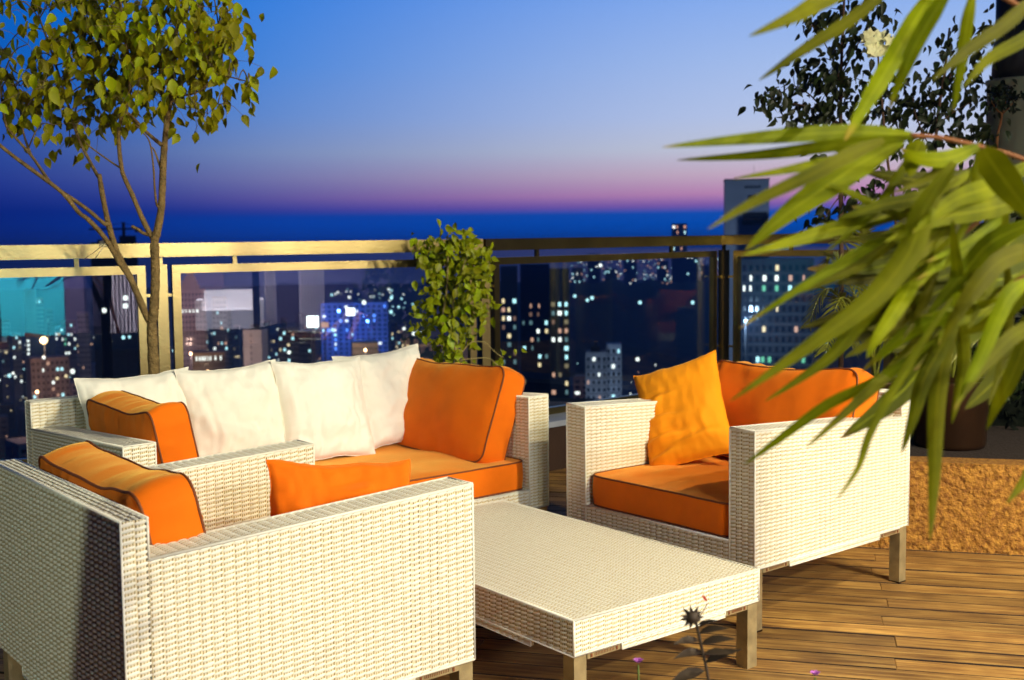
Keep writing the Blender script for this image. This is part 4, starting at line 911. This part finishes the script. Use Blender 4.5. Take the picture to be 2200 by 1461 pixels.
# ------------------------------------------------------------------ city below
GZ = -100.0
def city_ground():
    m = bpy.data.materials.new('dark_city_ground'); m.use_nodes = True; t = NT(m.node_tree); b = m.node_tree.nodes['Principled BSDF']
    tcn = t.n('ShaderNodeTexCoord'); n1 = t.n('ShaderNodeTexNoise'); n1.inputs['Scale'].default_value = .02; n1.inputs['Detail'].default_value = 8; t.l(tcn.outputs['Object'], n1.inputs['Vector'])
    t.l(t.ramp(n1.outputs['Fac'], [(.35, (.012, .016, .012, 1)), (.7, (.05, .05, .05, 1))]), b.inputs['Base Color']); b.inputs['Roughness'].default_value = .9; return m
M_GROUND = city_ground()
m = MB(); m.add([(-3500, -600, GZ), (4500, -600, GZ), (4500, 4200, GZ), (-3500, 3000, GZ)], [[0, 1, 2, 3]]); struct(m.build('ground', M_GROUND))
M_SEA = mat('dusk_sea', (.004, .012, .03), .12, spec=.5, bump=.25, bscale=.05)
m = MB(); m.add([(-70000, -3000, GZ - 1), (70000, -3000, GZ - 1), (70000, 100000, GZ - 1), (-70000, 100000, GZ - 1)], [[0, 1, 2, 3]]); struct(m.build('sea', M_SEA))
hl = MB(); nu, nv = 70, 16; P = np.zeros((nu + 1, nv + 1, 3))
for i in range(nu + 1):
    for j in range(nv + 1):
        u = 760 + i / nu * 1150; Yd = 900 + j / nv * 900; prof = min(1, max(0, (u - 780) / 180)) * min(1, max(0, (1900 - u) / 250)); q = math.sin(math.pi * (j / nv)) ** .8
        hgt = (62 + 10 * fbm((u * .012, 2, 5), 3)) * prof * q + 5 * fbm((u * .05, j * .9, 1), 3) * q; P[i, j] = ((u - 1100) / FPX * Yd, Yd, GZ - 2 + max(0, hgt))
hl.grid(P[::-1]); struct(hl.build('hill', mat('wooded_hill', (.014, .022, .016), .95, var=.5, vscale=.03, bump=1, bscale=.08), None, True))

WINC = {'cool': (.55, .95, 1.0), 'white': (1, .97, .88), 'warm': (1, .72, .38), 'pink': (1, .50, .33), 'green': (.25, 1, .55), 'blue': (.12, .3, 1)}
M_WIN = {k: mat('lit_window_' + k, (.1, .1, .1), .5, emit=v, estr={'cool': 2.2, 'white': 2.6, 'warm': 1.9, 'pink': 1.2, 'green': .9, 'blue': 3}[k]) for k, v in WINC.items()}
for k in ('cool', 'white', 'warm', 'pink'): M_WIN['dim ' + k] = mat('dim_window_' + k, (.1, .1, .1), .5, emit=WINC[k], estr=.35)
M_DARKWIN = mat('dark_window', (.012, .016, .025), .12, spec=.6)
def bmat(k, c): return mat(k, c, .8, var=.25, vscale=.08)
wcache = {}
def win_mesh(w, h, k):
    key = (round(w, 2), round(h, 2), k)
    if key not in wcache: mb = MB(); mb.box((-w / 2, -.12, -h / 2), (w / 2, .03, h / 2)); wcache[key] = mb.mesh('window', M_WIN[k])
    return wcache[key]
def tower(name, label, cat, uL, uR, vT, D, depth=None, m=None, yaw=0, ncol=6, lit=.3, cols=('white', 'cool', 'warm'), floor=3.1, group=None, vis=62, win=(.55, .5), slabs=True, sep=True, base=GZ, pat=None, dark=True):
    pL, pR = at(uL, vT, D), at(uR, vT, D); Wm = (pR.x - pL.x) ; H_ = (pL.z + pR.z) / 2 - base; depth = depth or Wm * .9; cxm = (pL.x + pR.x) / 2
    o = thing(name, label, cat, (cxm, D, base), -math.atan2(cxm, D) + yaw, group); mb = MB(); mb.box((-Wm / 2, 0, 0), (Wm / 2, depth, H_)); mb.build('wall', m, o)
    top = H_ - 1.2; n = max(1, int(min(vis, top - 1) / floor)); cw = Wm / ncol; sl, dk, lm_ = MB(), MB(), {}
    for f in range(n):
        zc = top - (f + .5) * floor
        if slabs: sl.box((-Wm / 2 - .25, -.35, zc - floor / 2 - .2), (Wm / 2 + .25, .02, zc - floor / 2 + .2))
        for c_ in range(ncol):
            xc = -Wm / 2 + (c_ + .5) * cw; w_, h_ = cw * win[0], floor * win[1]
            on = pat(f, c_) if pat else (rnd.random() < lit and rnd.choice(cols))
            if on:
                if sep: q = link('window', win_mesh(w_ * rnd.choice((1, 1, .6)), h_, on), o); q.location = (xc + rnd.uniform(-.12, .12) * cw, -.03, zc)
                else: lm_.setdefault(on, MB()).box((xc - w_ / 2, -.12, zc - h_ / 2), (xc + w_ / 2, .02, zc + h_ / 2))
            elif dark: dk.box((xc - w_ / 2, -.06, zc - h_ / 2), (xc + w_ / 2, .02, zc + h_ / 2))
    if sl.V: sl.build('floor_slabs', bmat('slab_concrete', (.22, .22, .24)) if slabs is True else slabs, o, kind='stuff')
    if dk.V: dk.build('dark_windows', M_DARKWIN, o, kind='stuff')
    for k, mb in lm_.items(): mb.build('lit_windows', M_WIN[k], o, kind='stuff')
    return o, Wm, H_, depth
B_DARK = bmat('dark_facade', (.030, .032, .040)); B_BLUE = bmat('blue_grey_facade', (.36, .38, .44)); B_PINK = bmat('pinkish_facade', (.42, .30, .28)); B_WHITE = bmat('pale_facade', (.55, .52, .50)); B_MID = bmat('grey_facade', (.18, .16, .17))
# dark tower with many lit windows, in three bays
lists = [(1076, 1112, 572, 405, 3, .42), (1117, 1180, 568, 418, 4, .40), (1183, 1225, 578, 400, 3, .62)]
dk_, Wm, H_, dp = tower('apartment_tower', 'tall dark apartment tower with many lit windows behind the middle railing panel', 'tower', 1117, 1180, 568, 418, 16, B_DARK, 0, 4, .0, vis=66, slabs=False, pat=lambda f, c_: f > 3 and (rnd.random() < .46 and rnd.choice(('cool', 'warm', 'white', 'dim warm', 'dim pink', 'pink', 'dim cool'))), win=(.36, .46), dark=False)
for (uL, uR, vT, D, nc, pr) in (lists[0], lists[2]):
    pL, pR = at(uL, vT, D), at(uR, vT, D); inv = dk_.matrix_basis.inverted(); Wb = pR.x - pL.x; mb = MB(); Hb = pL.z - GZ; cxm = (pL.x + pR.x) / 2 - dk_.location.x; y0 = D - 418
    mb.box((cxm - Wb / 2, y0, 0), (cxm + Wb / 2, y0 + 17, Hb)); bay = mb.build('bay', B_DARK, dk_); top = Hb - 1.5
    for f in range(21):
        for c_ in range(nc):
            if f > 2 and rnd.random() < pr:
                q = link('window', win_mesh(Wb / nc * rnd.choice((.45, .4, .6)), 1.5, rnd.choice(('white', 'cool', 'warm', 'dim warm', 'dim cool', 'pink', 'dim pink'))), bay); q.location = (cxm - Wb / 2 + (c_ + .5) * Wb / nc, y0 - .03, top - (f + .5) * 3.1)
# white and blue block in front of the hill
o, Wm, H_, dp = tower('apartment_block', 'pale apartment block with balconies below the wooded hill', 'apartment block', 1258, 1304, 757, 455, 9, B_BLUE, 0, 4, .12, ('white', 'pink', 'warm'), vis=40, win=(.5, .45))
q, *_ = tower('apartment_block', 'taller blue-white stair wing beside the pale apartment block', 'apartment block', 1302, 1335, 740, 462, 10, bmat('blue_white_facade', (.62, .68, .80)), 0, 3, .08, ('cool', 'white'), vis=40, win=(.5, .5))
mb = MB(); mb.box((-2.2, 3, H_), (1.5, 6, H_ + 2.2)); mb.box((-.6, 4, H_ + 2.2), (.2, 5, H_ + 4)); mb.build('roof_tank', B_DARK, o)
# big tower at the right with its sign
def gpat(f, c_):
    if f == 1: return (c_ in (1, 3, 5) and 'white') or (c_ in (7, 9) and 'pink')
    if f == 2: return {0: 'white', 1: 'white', 3: 'green', 5: 'green', 7: 'cool'}.get(c_)
    if f in (9, 11) and c_ == 2: return 'cool'
    return rnd.random() < .10 and rnd.choice(('green', 'pink', 'warm', 'green'))
o, Wm, H_, dp = tower('office_tower', 'broad right-hand tower with dark glazed storeys and a few bright windows', 'tower', 1594, 1746, 556, 357, 20, bmat('dark_glass_facade', (.045, .055, .075)), 0, 11, pat=gpat, floor=3.2, vis=52, win=(.50, .55), slabs=bmat('dim_slab', (.10, .11, .13)))
s, Ws, Hs, ds = tower('sign_tower', 'blue-grey tower with a dark sign near its top at the right, against the pink sky', 'tower', 1559, 1652, 386, 385, 12, bmat('sign_tower_facade', (.42, .46, .55)), .06, 4, .03, ('cool',), vis=50, win=(.5, .45), pat=lambda f, c_: (f > 7 and rnd.random() < .10 and rnd.choice(('cool', 'pink'))), slabs=False, dark=False)
mb = MB(); mb.box((-Ws / 2 - .2, -.3, Hs - .01), (Ws / 2 + .2, ds + .2, Hs + .35)); mb.build('roof_edge', B_DARK, s)
mb = MB()
for k, (wl, hl_) in enumerate([(.62, .8), (.5, .95), (.6, .8), (.5, .95), (.62, .8), (.5, .8), (.55, .95)]): mb.box((-.9 + k * .78, -.22, Hs - 2.9), (-.9 + k * .78 + wl, .01, Hs - 2.9 + hl_))
mb.build('sign_lettering', mat('dark_sign', (.015, .02, .03), .6), s)
mb = MB(); mb.box((.2, -.2, Hs - 7.0), (3.0, .02, Hs - 5.2)); mb.box((-1.5, -.5, Hs - 15), (6.5, .02, Hs - 11)); mb.build('dark_recess', B_DARK, s)
mb = MB(); mb.box((-1.2, -1.6, Hs - 13.6), (4.8, -.5, Hs - 12.9)); mb.build('lit_balcony', mat('tan_balcony', (.32, .17, .09), .7), s)
mb = MB(); mb.tube([(2.4, 4, Hs), (2.4, 4, Hs + 5)], .07, 4); mb.tube([(-3.5, 4, Hs), (-3.5, 4, Hs + 1.2)], .15, 4); mb.build('antenna', B_DARK, s)
# unfinished tower with a crane, at the left
o, Wm, H_, dp = tower('unfinished_tower', 'dark unfinished tower under a crane behind the ficus trunk', 'tower', 197, 292, 521, 440, 14, B_DARK, 0, 5, .015, ('cool', 'white'), vis=64, win=(.5, .5), dark=False, slabs=bmat('dark_slab', (.03, .03, .036)))
mb = MB(); mb.box((2.0, 2, H_), (8.2, 9, H_ + 2.6)); mb.box((-6, 2, H_), (-.5, 9, H_ + 1.2)); mb.build('roof_core', B_DARK, o)
cr_o = thing('tower_crane', 'thin dark tower crane on top of the unfinished tower', 'crane', (at(266, 500, 446).x, 446, GZ + H_ + 2.6)); zj = at(266, 492, 446).z - (GZ + H_ + 2.6)
mb = MB(); mb.box((-.5, -.5, 0), (.5, .5, zj + 2.6)); mb.build('mast', B_DARK, cr_o); mb = MB(); mb.box((-13.5, -.35, zj - .3), (7, .35, zj + .35)); mb.bar((0, 0, zj + 2.6), (-11, 0, zj + .3), .15, .15); mb.bar((0, 0, zj + 2.6), (6, 0, zj + .3), .15, .15); mb.build('jib', B_DARK, cr_o); mb = MB(); mb.box((4.5, -.6, zj - 1.3), (7, .6, zj - .3)); mb.build('counterweight', B_DARK, cr_o)
# mid-distance buildings, each with its look
o, Wm, H_, dp = tower('crowned_tower', 'pinkish tower with stepped crown at the left end of the second glass panel', 'tower', 388, 440, 622, 640, 14, B_PINK, 0, 7, .05, ('white',), vis=52, win=(.5, .5), pat=lambda f, c_: f == 3 and c_ < 5 and 'white')
mb = MB(); Wq = Wm / 2
for k in range(4): mb.box((-Wq * (1 - .18 * k), 1 + k, H_ + k * 2.4), (Wq * (.55 - .14 * k), dp - 1 - k, H_ + (k + 1) * 2.4))
mb.build('stepped_crown', B_PINK, o)
tower('slim_tower', 'slim grey tower right of the crowned tower', 'tower', 455, 486, 640, 690, 11, B_MID, 0, 4, .16, ('white', 'cool', 'pink'), vis=50)
tower('slab_block', 'narrow dark slab block beside the slim grey tower', 'apartment block', 486, 497, 668, 720, 11, B_DARK, 0, 2, .1, ('cool',), vis=40)
o, Wm, H_, dp = tower('white_slab_tower', 'blank pale slab tower rising just above the ivory pillows', 'tower', 521, 562, 708, 600, 10, B_WHITE, -.35, 2, 0, vis=40, slabs=False, dark=False); mb = MB(); mb.box((-2, 2, H_), (3.5, 7, H_ + 2.4)); mb.build('roof_tank', B_DARK, o)
mb = MB()
for f in range(12): mb.box((-1.0, -.2, H_ - 4 - f * 3.1), (-.4, .02, H_ - 2.4 - f * 3.1))
mb.build('stair_windows', M_DARKWIN, o, kind='stuff')
ho, *_ = tower('floodlit_hotel', 'low floodlit building with a row of white lights along its roof, above the leftmost pillows', 'building', 415, 482, 757, 520, 12, bmat('warm_facade', (.55, .36, .22)), 0, 12, 0, vis=26, win=(.45, .6), pat=lambda f, c_: f == 0 and c_ in (1, 2, 3, 4, 5, 6, 8, 10) and 'white')
so, *_ = tower('floodlit_hall', 'low floodlit hall below the dark hill, above the right ivory pillow', 'building', 757, 812, 737, 560, 14, bmat('hall_facade', (.50, .38, .30)), 0, 14, 0, vis=18, win=(.5, .45))
co, *_ = tower('apartment_block', 'pinkish lamplit apartment block at the left below the bright street lamp', 'apartment block', 68, 146, 768, 540, 12, B_PINK, .2, 8, .18, ('white', 'cool', 'pink'), vis=24, win=(.5, .45))
tower('apartment_block', 'grey tower with a column of lit stair windows at far left', 'tower', 52, 76, 622, 820, 12, bmat('stair_tower_facade', (.30, .26, .28)), 0, 3, 0, vis=60, slabs=False, dark=False, pat=lambda f, c_: c_ == 0 and f > 10 and 'white')
tower('apartment_block', 'grey tower with two bright roof windows at far left', 'tower', 76, 92, 640, 830, 12, bmat('stair_tower_facade', (.30, .26, .28)), 0, 3, .12, ('white', 'green', 'warm'), vis=50, pat=lambda f, c_: (f == 0 and c_ < 2 and 'cool') or (rnd.random() < .12 and rnd.choice(('warm', 'cool'))))
tower('apartment_block', 'hazy block dotted with cool windows at the left of the unfinished tower', 'apartment block', 130, 162, 690, 760, 14, B_MID, 0, 5, .4, ('cool', 'white', 'green'), vis=26)
tower('apartment_block', 'pale ribbed tower touching the left side of the unfinished tower', 'tower', 166, 190, 672, 700, 14, B_BLUE, 0, 4, .1, ('warm', 'pink'), vis=40)
tower('apartment_block', 'dark block with a few round lights, right of the pale slab tower', 'apartment block', 598, 640, 705, 640, 14, B_DARK, 0, 5, .14, ('white', 'warm', 'cool'), vis=30)
tower('apartment_block', 'narrow dark tower above the roofs between the pale slab and the white billboard', 'tower', 603, 616, 684, 900, 11, B_DARK, 0, 2, 0, vis=20)
tower('apartment_block', 'broad dark block left of the white billboard', 'apartment block', 632, 668, 712, 700, 12, B_DARK, 0, 5, .08, ('cool', 'white'), vis=30)
o, Wm, H_, dp = tower('distant_tower', 'small distant tower with lit top standing above the dark rail at right', 'tower', 1443, 1476, 480, 1700, 20, bmat('hazy_facade', (.10, .16, .30)), 0, 4, .0, vis=50, floor=8, pat=lambda f, c_: rnd.random() < .28 and rnd.choice(('cool', 'pink', 'white')), slabs=False, dark=False)  # haze tint put into the facade colour of the distant towers
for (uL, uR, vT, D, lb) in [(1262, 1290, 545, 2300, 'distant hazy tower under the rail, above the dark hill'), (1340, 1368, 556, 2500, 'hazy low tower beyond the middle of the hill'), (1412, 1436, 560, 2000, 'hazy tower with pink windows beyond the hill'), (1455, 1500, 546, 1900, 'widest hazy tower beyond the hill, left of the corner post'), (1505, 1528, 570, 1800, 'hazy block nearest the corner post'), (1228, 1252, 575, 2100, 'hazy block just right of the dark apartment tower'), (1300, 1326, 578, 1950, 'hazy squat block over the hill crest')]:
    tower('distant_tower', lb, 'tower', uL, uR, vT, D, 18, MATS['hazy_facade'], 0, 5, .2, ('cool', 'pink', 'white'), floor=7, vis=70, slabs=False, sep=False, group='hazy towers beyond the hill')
# bright signs
for (u0, u1, v0, v1, D, k, lb) in [(660, 684, 679, 703, 600, 'white', 'bright white billboard above the dark roofs'), (690, 706, 692, 704, 640, 'pink', 'small pink billboard right of the white one'), (744, 762, 662, 678, 700, 'white', 'white floodlight bank in the blue glow')]:
    a, b2 = at(u0, v1, D), at(u1, v0, D); o = thing('billboard', lb, 'billboard', ((a.x + b2.x) / 2, D, GZ)); hw = (b2.x - a.x) / 2
    mb = MB(); mb.box((-hw, -.3, a.z - GZ), (hw, .1, b2.z - GZ)); mb.build('lit_panel', mat('billboard_' + k, (.1, .1, .1), .6, emit=WINC[k], estr=5 if k == 'white' else .9), o); mb = MB(); mb.box((-.4, .101, 0), (.4, .6, a.z - GZ + 1)); mb.build('mast', B_DARK, o)
tower('blue_glow_block', 'added block washed blue, standing for the glow left of the climbing plant', 'building', 690, 832, 650, 760, 20, bmat('blue_glow_facade', (.25, .28, .4)), 0, 12, .16, ('blue', 'cool', 'white'), vis=40, win=(.5, .5), slabs=False)  # facade added to carry the soft blue glow
for i, (uL, vT, wd, D) in enumerate([(100, 664, 14, 900), (118, 700, 16, 800), (0, 690, 20, 780), (26, 716, 18, 720), (566, 690, 13, 980), (580, 716, 15, 820), (672, 690, 12, 950), (430, 690, 16, 820), (500, 700, 13, 900), (840, 690, 14, 800), (862, 712, 16, 700), (884, 700, 12, 860)]):
    tower('skyline_tower', 'slim distant tower ' + ['right of the pinkish lamplit block', 'just left of the ribbed tower', 'at the left frame edge', 'left of the stair tower', 'right of the pale slab tower', 'second right of the pale slab tower', 'just right of the white billboard', 'overlapping the crowned tower', 'between slim grey tower and pale slab', 'right of the blue glow', 'at the foot of the dark hill', 'nearest the climbing plant'][i], 'tower', uL, uL + wd, vT, D, 12, rnd.choice((B_MID, B_DARK, B_BLUE, B_PINK)), rnd.uniform(-.3, .3), 3, .2, ('cool', 'white', 'warm', 'dim warm', 'dim cool'), group='slim skyline towers', vis=34, sep=False)
# many small dark blocks
def hillfree(u, v): return not (1225 < u < 1560 and 596 < v < 745)
n = 0; used_labels = set()
while n < 70:
    u = rnd.choice((rnd.uniform(-150, 330), rnd.uniform(380, 920), rnd.uniform(380, 920), rnd.uniform(1225, 1560))); D = rnd.uniform(420, 1300) if u < 1200 else rnd.uniform(400, 620)
    Hh = rnd.uniform(12, 34); w_ = rnd.uniform(10, 22); vT = 534 + (CAM_H - (GZ + Hh)) * FPX / D - .0105 * (u - 1100)
    if vT < 650 or vT > 960: continue
    if 1225 < u < 1560 and vT < 780: continue
    n += 1; wp = w_ * FPX / D
    bm_ = rnd.choice((B_DARK, B_DARK, B_MID, B_PINK, B_BLUE)); lt = rnd.choice((.03, .08, .16)); ht = 'low' if Hh < 20 else 'tall' if Hh > 28 else 'mid-height'
    where = 'at the far left edge' if u < 60 else 'left of the unfinished tower' if u < 190 else 'beside the unfinished tower' if u < 335 else 'left of the floodlit hotel' if u < 420 else 'around the floodlit hotel' if u < 520 else 'near the pale slab tower' if u < 610 else 'left of the white billboard' if u < 680 else 'below the blue glow' if u < 760 else 'beside the floodlit hall' if u < 850 else 'left of the climbing plant' if u < 960 else 'below the wooded hill'
    lab = f"{ht} {'dark' if bm_ is B_DARK else 'grey' if bm_ is B_MID else 'pinkish' if bm_ is B_PINK else 'blue-grey'} city block with {'hardly any' if lt < .05 else 'a few' if lt < .1 else 'many'} lit windows {where}"
    if lab in used_labels: n -= 1; continue
    used_labels.add(lab)
    tower('city_block', lab, 'building', u - wp / 2, u + wp / 2, vT, D, rnd.uniform(9, 16), bm_, rnd.uniform(-.4, .4), rnd.randint(4, 7), lt, ('cool', 'white', 'warm', 'pink'), group='small city blocks', vis=20, sep=False, slabs=False)
# points of light scattered through the streets
pts = {k: MB() for k in ('cool', 'white', 'warm', 'pink')}
def spot(u, v, D, px, k): p = at(u, v, D); h = px / FPX * D / 2 * .78; pts[k].lathe((p.x, p.y, p.z - h), [(h * .5, 0), (h, h * .6), (h, h * 1.4), (h * .5, h * 2)], 8)
def scatter(nn, u0, u1, v0, v1, ks, pmin=1.6, pmax=5.2):
    for _ in range(nn):
        u, v = rnd.uniform(u0, u1), rnd.uniform(v0, v1); D = min(3600, (100 - rnd.uniform(6, 22)) * FPX / max(14, v - 534 + .0105 * (u - 1100))); spot(u, v, D * .97, rnd.uniform(pmin, pmax) * rnd.choice((.6, 1, 1)), rnd.choice(ks))
scatter(150, -40, 190, 740, 1000, ('pink', 'warm', 'cool', 'white', 'warm'))
scatter(130, 390, 900, 700, 800, ('cool', 'cool', 'white', 'pink'))
scatter(90, 690, 900, 620, 740, ('cool', 'cool', 'white', 'white'), 3, 8)
scatter(260, 1225, 1545, 556, 606, ('cool', 'white', 'pink', 'pink', 'cool'), 1.5, 5)
scatter(110, 1415, 1530, 590, 652, ('cool', 'white', 'pink', 'pink'), 2, 6)
scatter(26, 1225, 1560, 775, 900, ('cool', 'pink', 'white'))
scatter(40, 1750, 2100, 560, 800, ('cool', 'pink', 'white', 'warm'), 2, 6)
for (u, v, px, k) in [(1262, 645, 8, 'cool'), (1272, 640, 9, 'cool'), (1235, 636, 8, 'cool'), (1375, 650, 9, 'cool'), (1290, 570, 9, 'white'), (1370, 772, 10, 'white'), (1488, 650, 9, 'cool'), (868, 706, 8, 'white'), (889, 717, 9, 'white'), (904, 718, 11, 'white'), (840, 670, 9, 'cool'), (841, 640, 8, 'cool'), (782, 650, 11, 'white'), (756, 670, 14, 'white'), (715, 709, 9, 'cool'), (621, 757, 9, 'white'), (620, 741, 7, 'warm'), (629, 719, 6, 'pink'), (156, 798, 12, 'white'), (20, 807, 9, 'cool'), (28, 802, 7, 'white'), (123, 813, 8, 'warm'), (142, 808, 8, 'warm'), (94, 768, 8, 'white'), (224, 667, 12, 'white'), (265, 725, 9, 'cool'), (278, 724, 7, 'cool')]:
    spot(u, v, 395 if u < 300 and v < 730 and u > 190 else 500, px, k)
for k, mb in pts.items(): o = mb.build('city_lights', M_WIN[k]); tag(o, {'cool': 'scattered cool white points of city light', 'white': 'scattered white points of city light', 'warm': 'scattered warm yellow points of city light', 'pink': 'scattered faint pink points of city light'}[k], 'lights', kind='stuff')
# the bright sodium lamp and other street floodlights that colour the walls near them
def flood(u, v, D, watts, c, size, lb, head=None):
    p = at(u, v, D); o = thing('street_lamp', lb, 'street lamp', (p.x, p.y, GZ)); zz = p.z - GZ
    mb = MB(); mb.tube([(0, .6, 0), (0, .6, zz + 1), (0, 0, zz + .9)], .18, 5); mb.build('pole', B_DARK, o); mb = MB(); mb.lathe((0, 0, zz - size), [(size * .4, 0), (size, size * .6), (size, size * 1.4), (size * .4, size * 2)], 10); mb.build('lamp_head', head or mat('sodium_glow', (.2, .1, .05), .5, emit=(1, .62, .28), estr=9), o, True)
    ld = bpy.data.lights.new('street_light', 'POINT'); ld.energy = watts; ld.color = c; ld.shadow_soft_size = 1; lo = bpy.data.objects.new('street_light', ld); COL.objects.link(lo); lo.location = (0, -2.5, zz); lo.parent = o
flood(94, 731, 500, 60000, (1, .55, .3), 1.5, 'brilliant orange street lamp glaring at the far left')
flood(447, 800, 490, 30000, (1, .6, .35), .8, 'street lamp in front of the floodlit hotel')
flood(785, 752, 540, 25000, (1, .65, .4), .6, 'street lamp in front of the floodlit hall')
flood(545, 815, 560, 60000, (1, .62, .55), .7, 'street lamp beside the pale slab tower')
flood(410, 760, 600, 50000, (1, .55, .42), .6, 'street lamp below the crowned tower')
flood(80, 842, 480, 26000, (1, .40, .22), .6, 'orange street lamp low among the trees at far left')

flood(1602, 690, 330, 42000, (.55, .75, 1), .5, 'added blue-white lamp brightening the front of the sign tower', M_WIN['cool'])  # unseen source, added to lift the dark sign tower
flood(728, 668, 735, 70000, (.08, .22, 1), 1.2, 'added deep blue lamp for the glow left of the climbing plant', M_WIN['blue'])  # both blue lamps are added to tint facade and haze
flood(790, 690, 735, 60000, (.10, .25, 1), 1.0, 'second added blue lamp at the right end of the blue glow', M_WIN['blue'])
flood(1300, 930, 425, 26000, (.7, .8, 1), .5, 'added blue-white lamp brightening the pale apartment block', M_WIN['cool'])  # another unseen source, added to brighten the pale block
# ------------------------------------------------------------------ house behind the camera (seen only as reflection in the glass)
hd = Vector((.7071, .7071, 0)); hn = Vector((-.7071, .7071, 0)); hang = ang(hd)
house = thing('house', 'lit glass-fronted room of the house behind the camera', 'house', (3.0, -5.0, 0), hang)   # local x along the facade, -y into the room
M_ROOM = mat('room_wall', (.20, .18, .30), .8); M_CURT = mat('pale_curtain', (.66, .60, .62), .8); M_TEAL = mat('teal_wall', (.02, .42, .44), .8); M_DARKF = mat('dark_furniture', (.05, .03, .05), .6); M_SOFA2 = mat('white_upholstery', (.8, .76, .74), .8)
def hb_(name, lo, hi, m, kids=None): mb = MB(); mb.box(lo, hi); return mb.build(name, m, house)
hb_('room_floor', (-4, -5, -.2), (9, 0, .012), mat('room_floor', (.03, .025, .03), .5)); hb_('ceiling', (-4, -5, 2.9), (9, 0, 3.1), M_ROOM); hb_('back_wall', (-4, -5.2, 0), (9, -5, 2.9), M_ROOM); hb_('side_wall', (-4.2, -5, 0), (-4, 0, 2.9), M_TEAL); hb_('side_wall', (9, -5, 0), (9.2, 0, 2.9), M_ROOM)
hb_('roof', (-4.3, -5.3, 3.1), (9.3, .7, 3.3), M_PILLAR)
hb_('teal_panel', (-.6, -2.7, .02), (1.75, -2.6, 2.8), M_TEAL); hb_('column', (1.8, -2.6, .02), (2.1, -2.3, 2.9), M_DARKF)
hb_('wardrobe', (3.5, -2.4, .02), (4.3, -2.0, 2.3), M_DARKF); hb_('sideboard', (5.2, -4.9, .02), (6.6, -4.4, .75), M_DARKF)
for (x0, x1) in ((2.55, 3.05), (4.95, 5.12), (5.5, 5.9)):
    mb = MB(); k = 60; P = np.array([[(x0 + (x1 - x0) * i / k, -1.7 + .05 * math.sin(i * .9), z) for z in (.03, 2.85)] for i in range(k + 1)]); mb.grid(P); mb.build('curtain', M_CURT, house, True)
s2 = thing('indoor_sofa', 'white sofa in the lit room behind the camera', 'sofa', house.matrix_basis @ Vector((2.9, -1.6, .012)) if 0 else (house.location + hd * 4.4 - hn * 1.2 + Vector((0, 0, .012))), hang)
for nm, lo, hi in (('seat', (-.42, -.8, .1), (.42, .0, .42)), ('backrest', (-.42, -.9, .1), (.42, -.8, .72)), ('armrest', (-.52, -.9, .1), (-.42, 0, .58)), ('armrest', (.42, -.9, .1), (.52, 0, .58)), ('base', (-.48, -.85, 0), (.48, -.05, .1))): mb = MB(); mb.box(lo, hi); mb.build(nm, M_SOFA2, s2)
for px_ in (1.2, 4.6): 
    ld = bpy.data.lights.new('room_light', 'AREA'); ld.energy = 900; ld.size = 1.6; ld.color = (.92, .86, 1); lo = bpy.data.objects.new('room_light', ld); COL.objects.link(lo); lo.parent = house; lo.location = (px_, -.75, 2.86)
    mb = MB(); mb.box((px_ - .8, -1.55, 2.87), (px_ + .8, .05, 2.9)); mb.build('ceiling_lamp', mat('lamp_opal', (.8, .8, .8), .4), house)

# pergola beam and lamp housings that light the terrace
for i, (p, a, w_, cone, c, lo) in enumerate(LAMPS):
    d = (Vector(a) - Vector(p)).normalized()
    L = thing('floodlight', ['terrace floodlight high at the right, out of frame', 'second terrace floodlight at the right, out of frame', 'terrace floodlight nearest the right armchair, out of frame', 'terrace floodlight behind the camera', 'terrace floodlight at the left behind the camera'][i], 'floodlight', (p[0], p[1], 0)); lo['kind'] = 'helper'
    mb = MB(); mb.tube([(.12, -.12, 0), (.12, -.12, p[2] + .12), (0, 0, p[2] + .12)], .022, 8); mb.build('pole', M_POT, L, True)
    mb = MB(); P0 = Vector((0, 0, p[2])); mb.tube([P0 - d * .16, P0 - d * .03, P0 - d * .02], [.055, .075, .075], 14); mb.build('lamp_housing', M_POT, L, True)

# unseen cone, added and shaped to cast the shadow on the nearest armchair's back
tp = thing('shading_cone', 'unseen shrub-like cone added left of the camera for its shadow', 'shrub', (-1.40, .85, 0)); mb = MB()
mb.lathe((0, 0, .3), [(.02, 0), (.66, .05), (.60, .5), (.33, 1.3), (.07, 1.75), (.02, 1.8)], 26); mb.build('crown', MATS['hedge_leaf'], tp, True); mb = MB(); mb.tube([(0, 0, 0), (0, 0, .4)], .05, 8); mb.build('trunk', M_BARK, tp, True)

# dusk haze over the city
hz = bpy.data.materials.new('dusk_haze'); hz.use_nodes = True; nt = hz.node_tree; nt.nodes.remove(nt.nodes['Principled BSDF'])
pv = nt.nodes.new('ShaderNodeVolumePrincipled'); pv.inputs['Density'].default_value = 2.6e-4; pv.inputs['Color'].default_value = (.22, .48, 1.0, 1); pv.inputs['Anisotropy'].default_value = 0
nt.links.new(pv.outputs[0], nt.nodes['Material Output'].inputs['Volume'])
mb = MB(); mb.box((-6000, -700, GZ - 3), (6000, 7000, 36)); hz_o = mb.build('haze', hz); hz_o['kind'] = 'stuff'
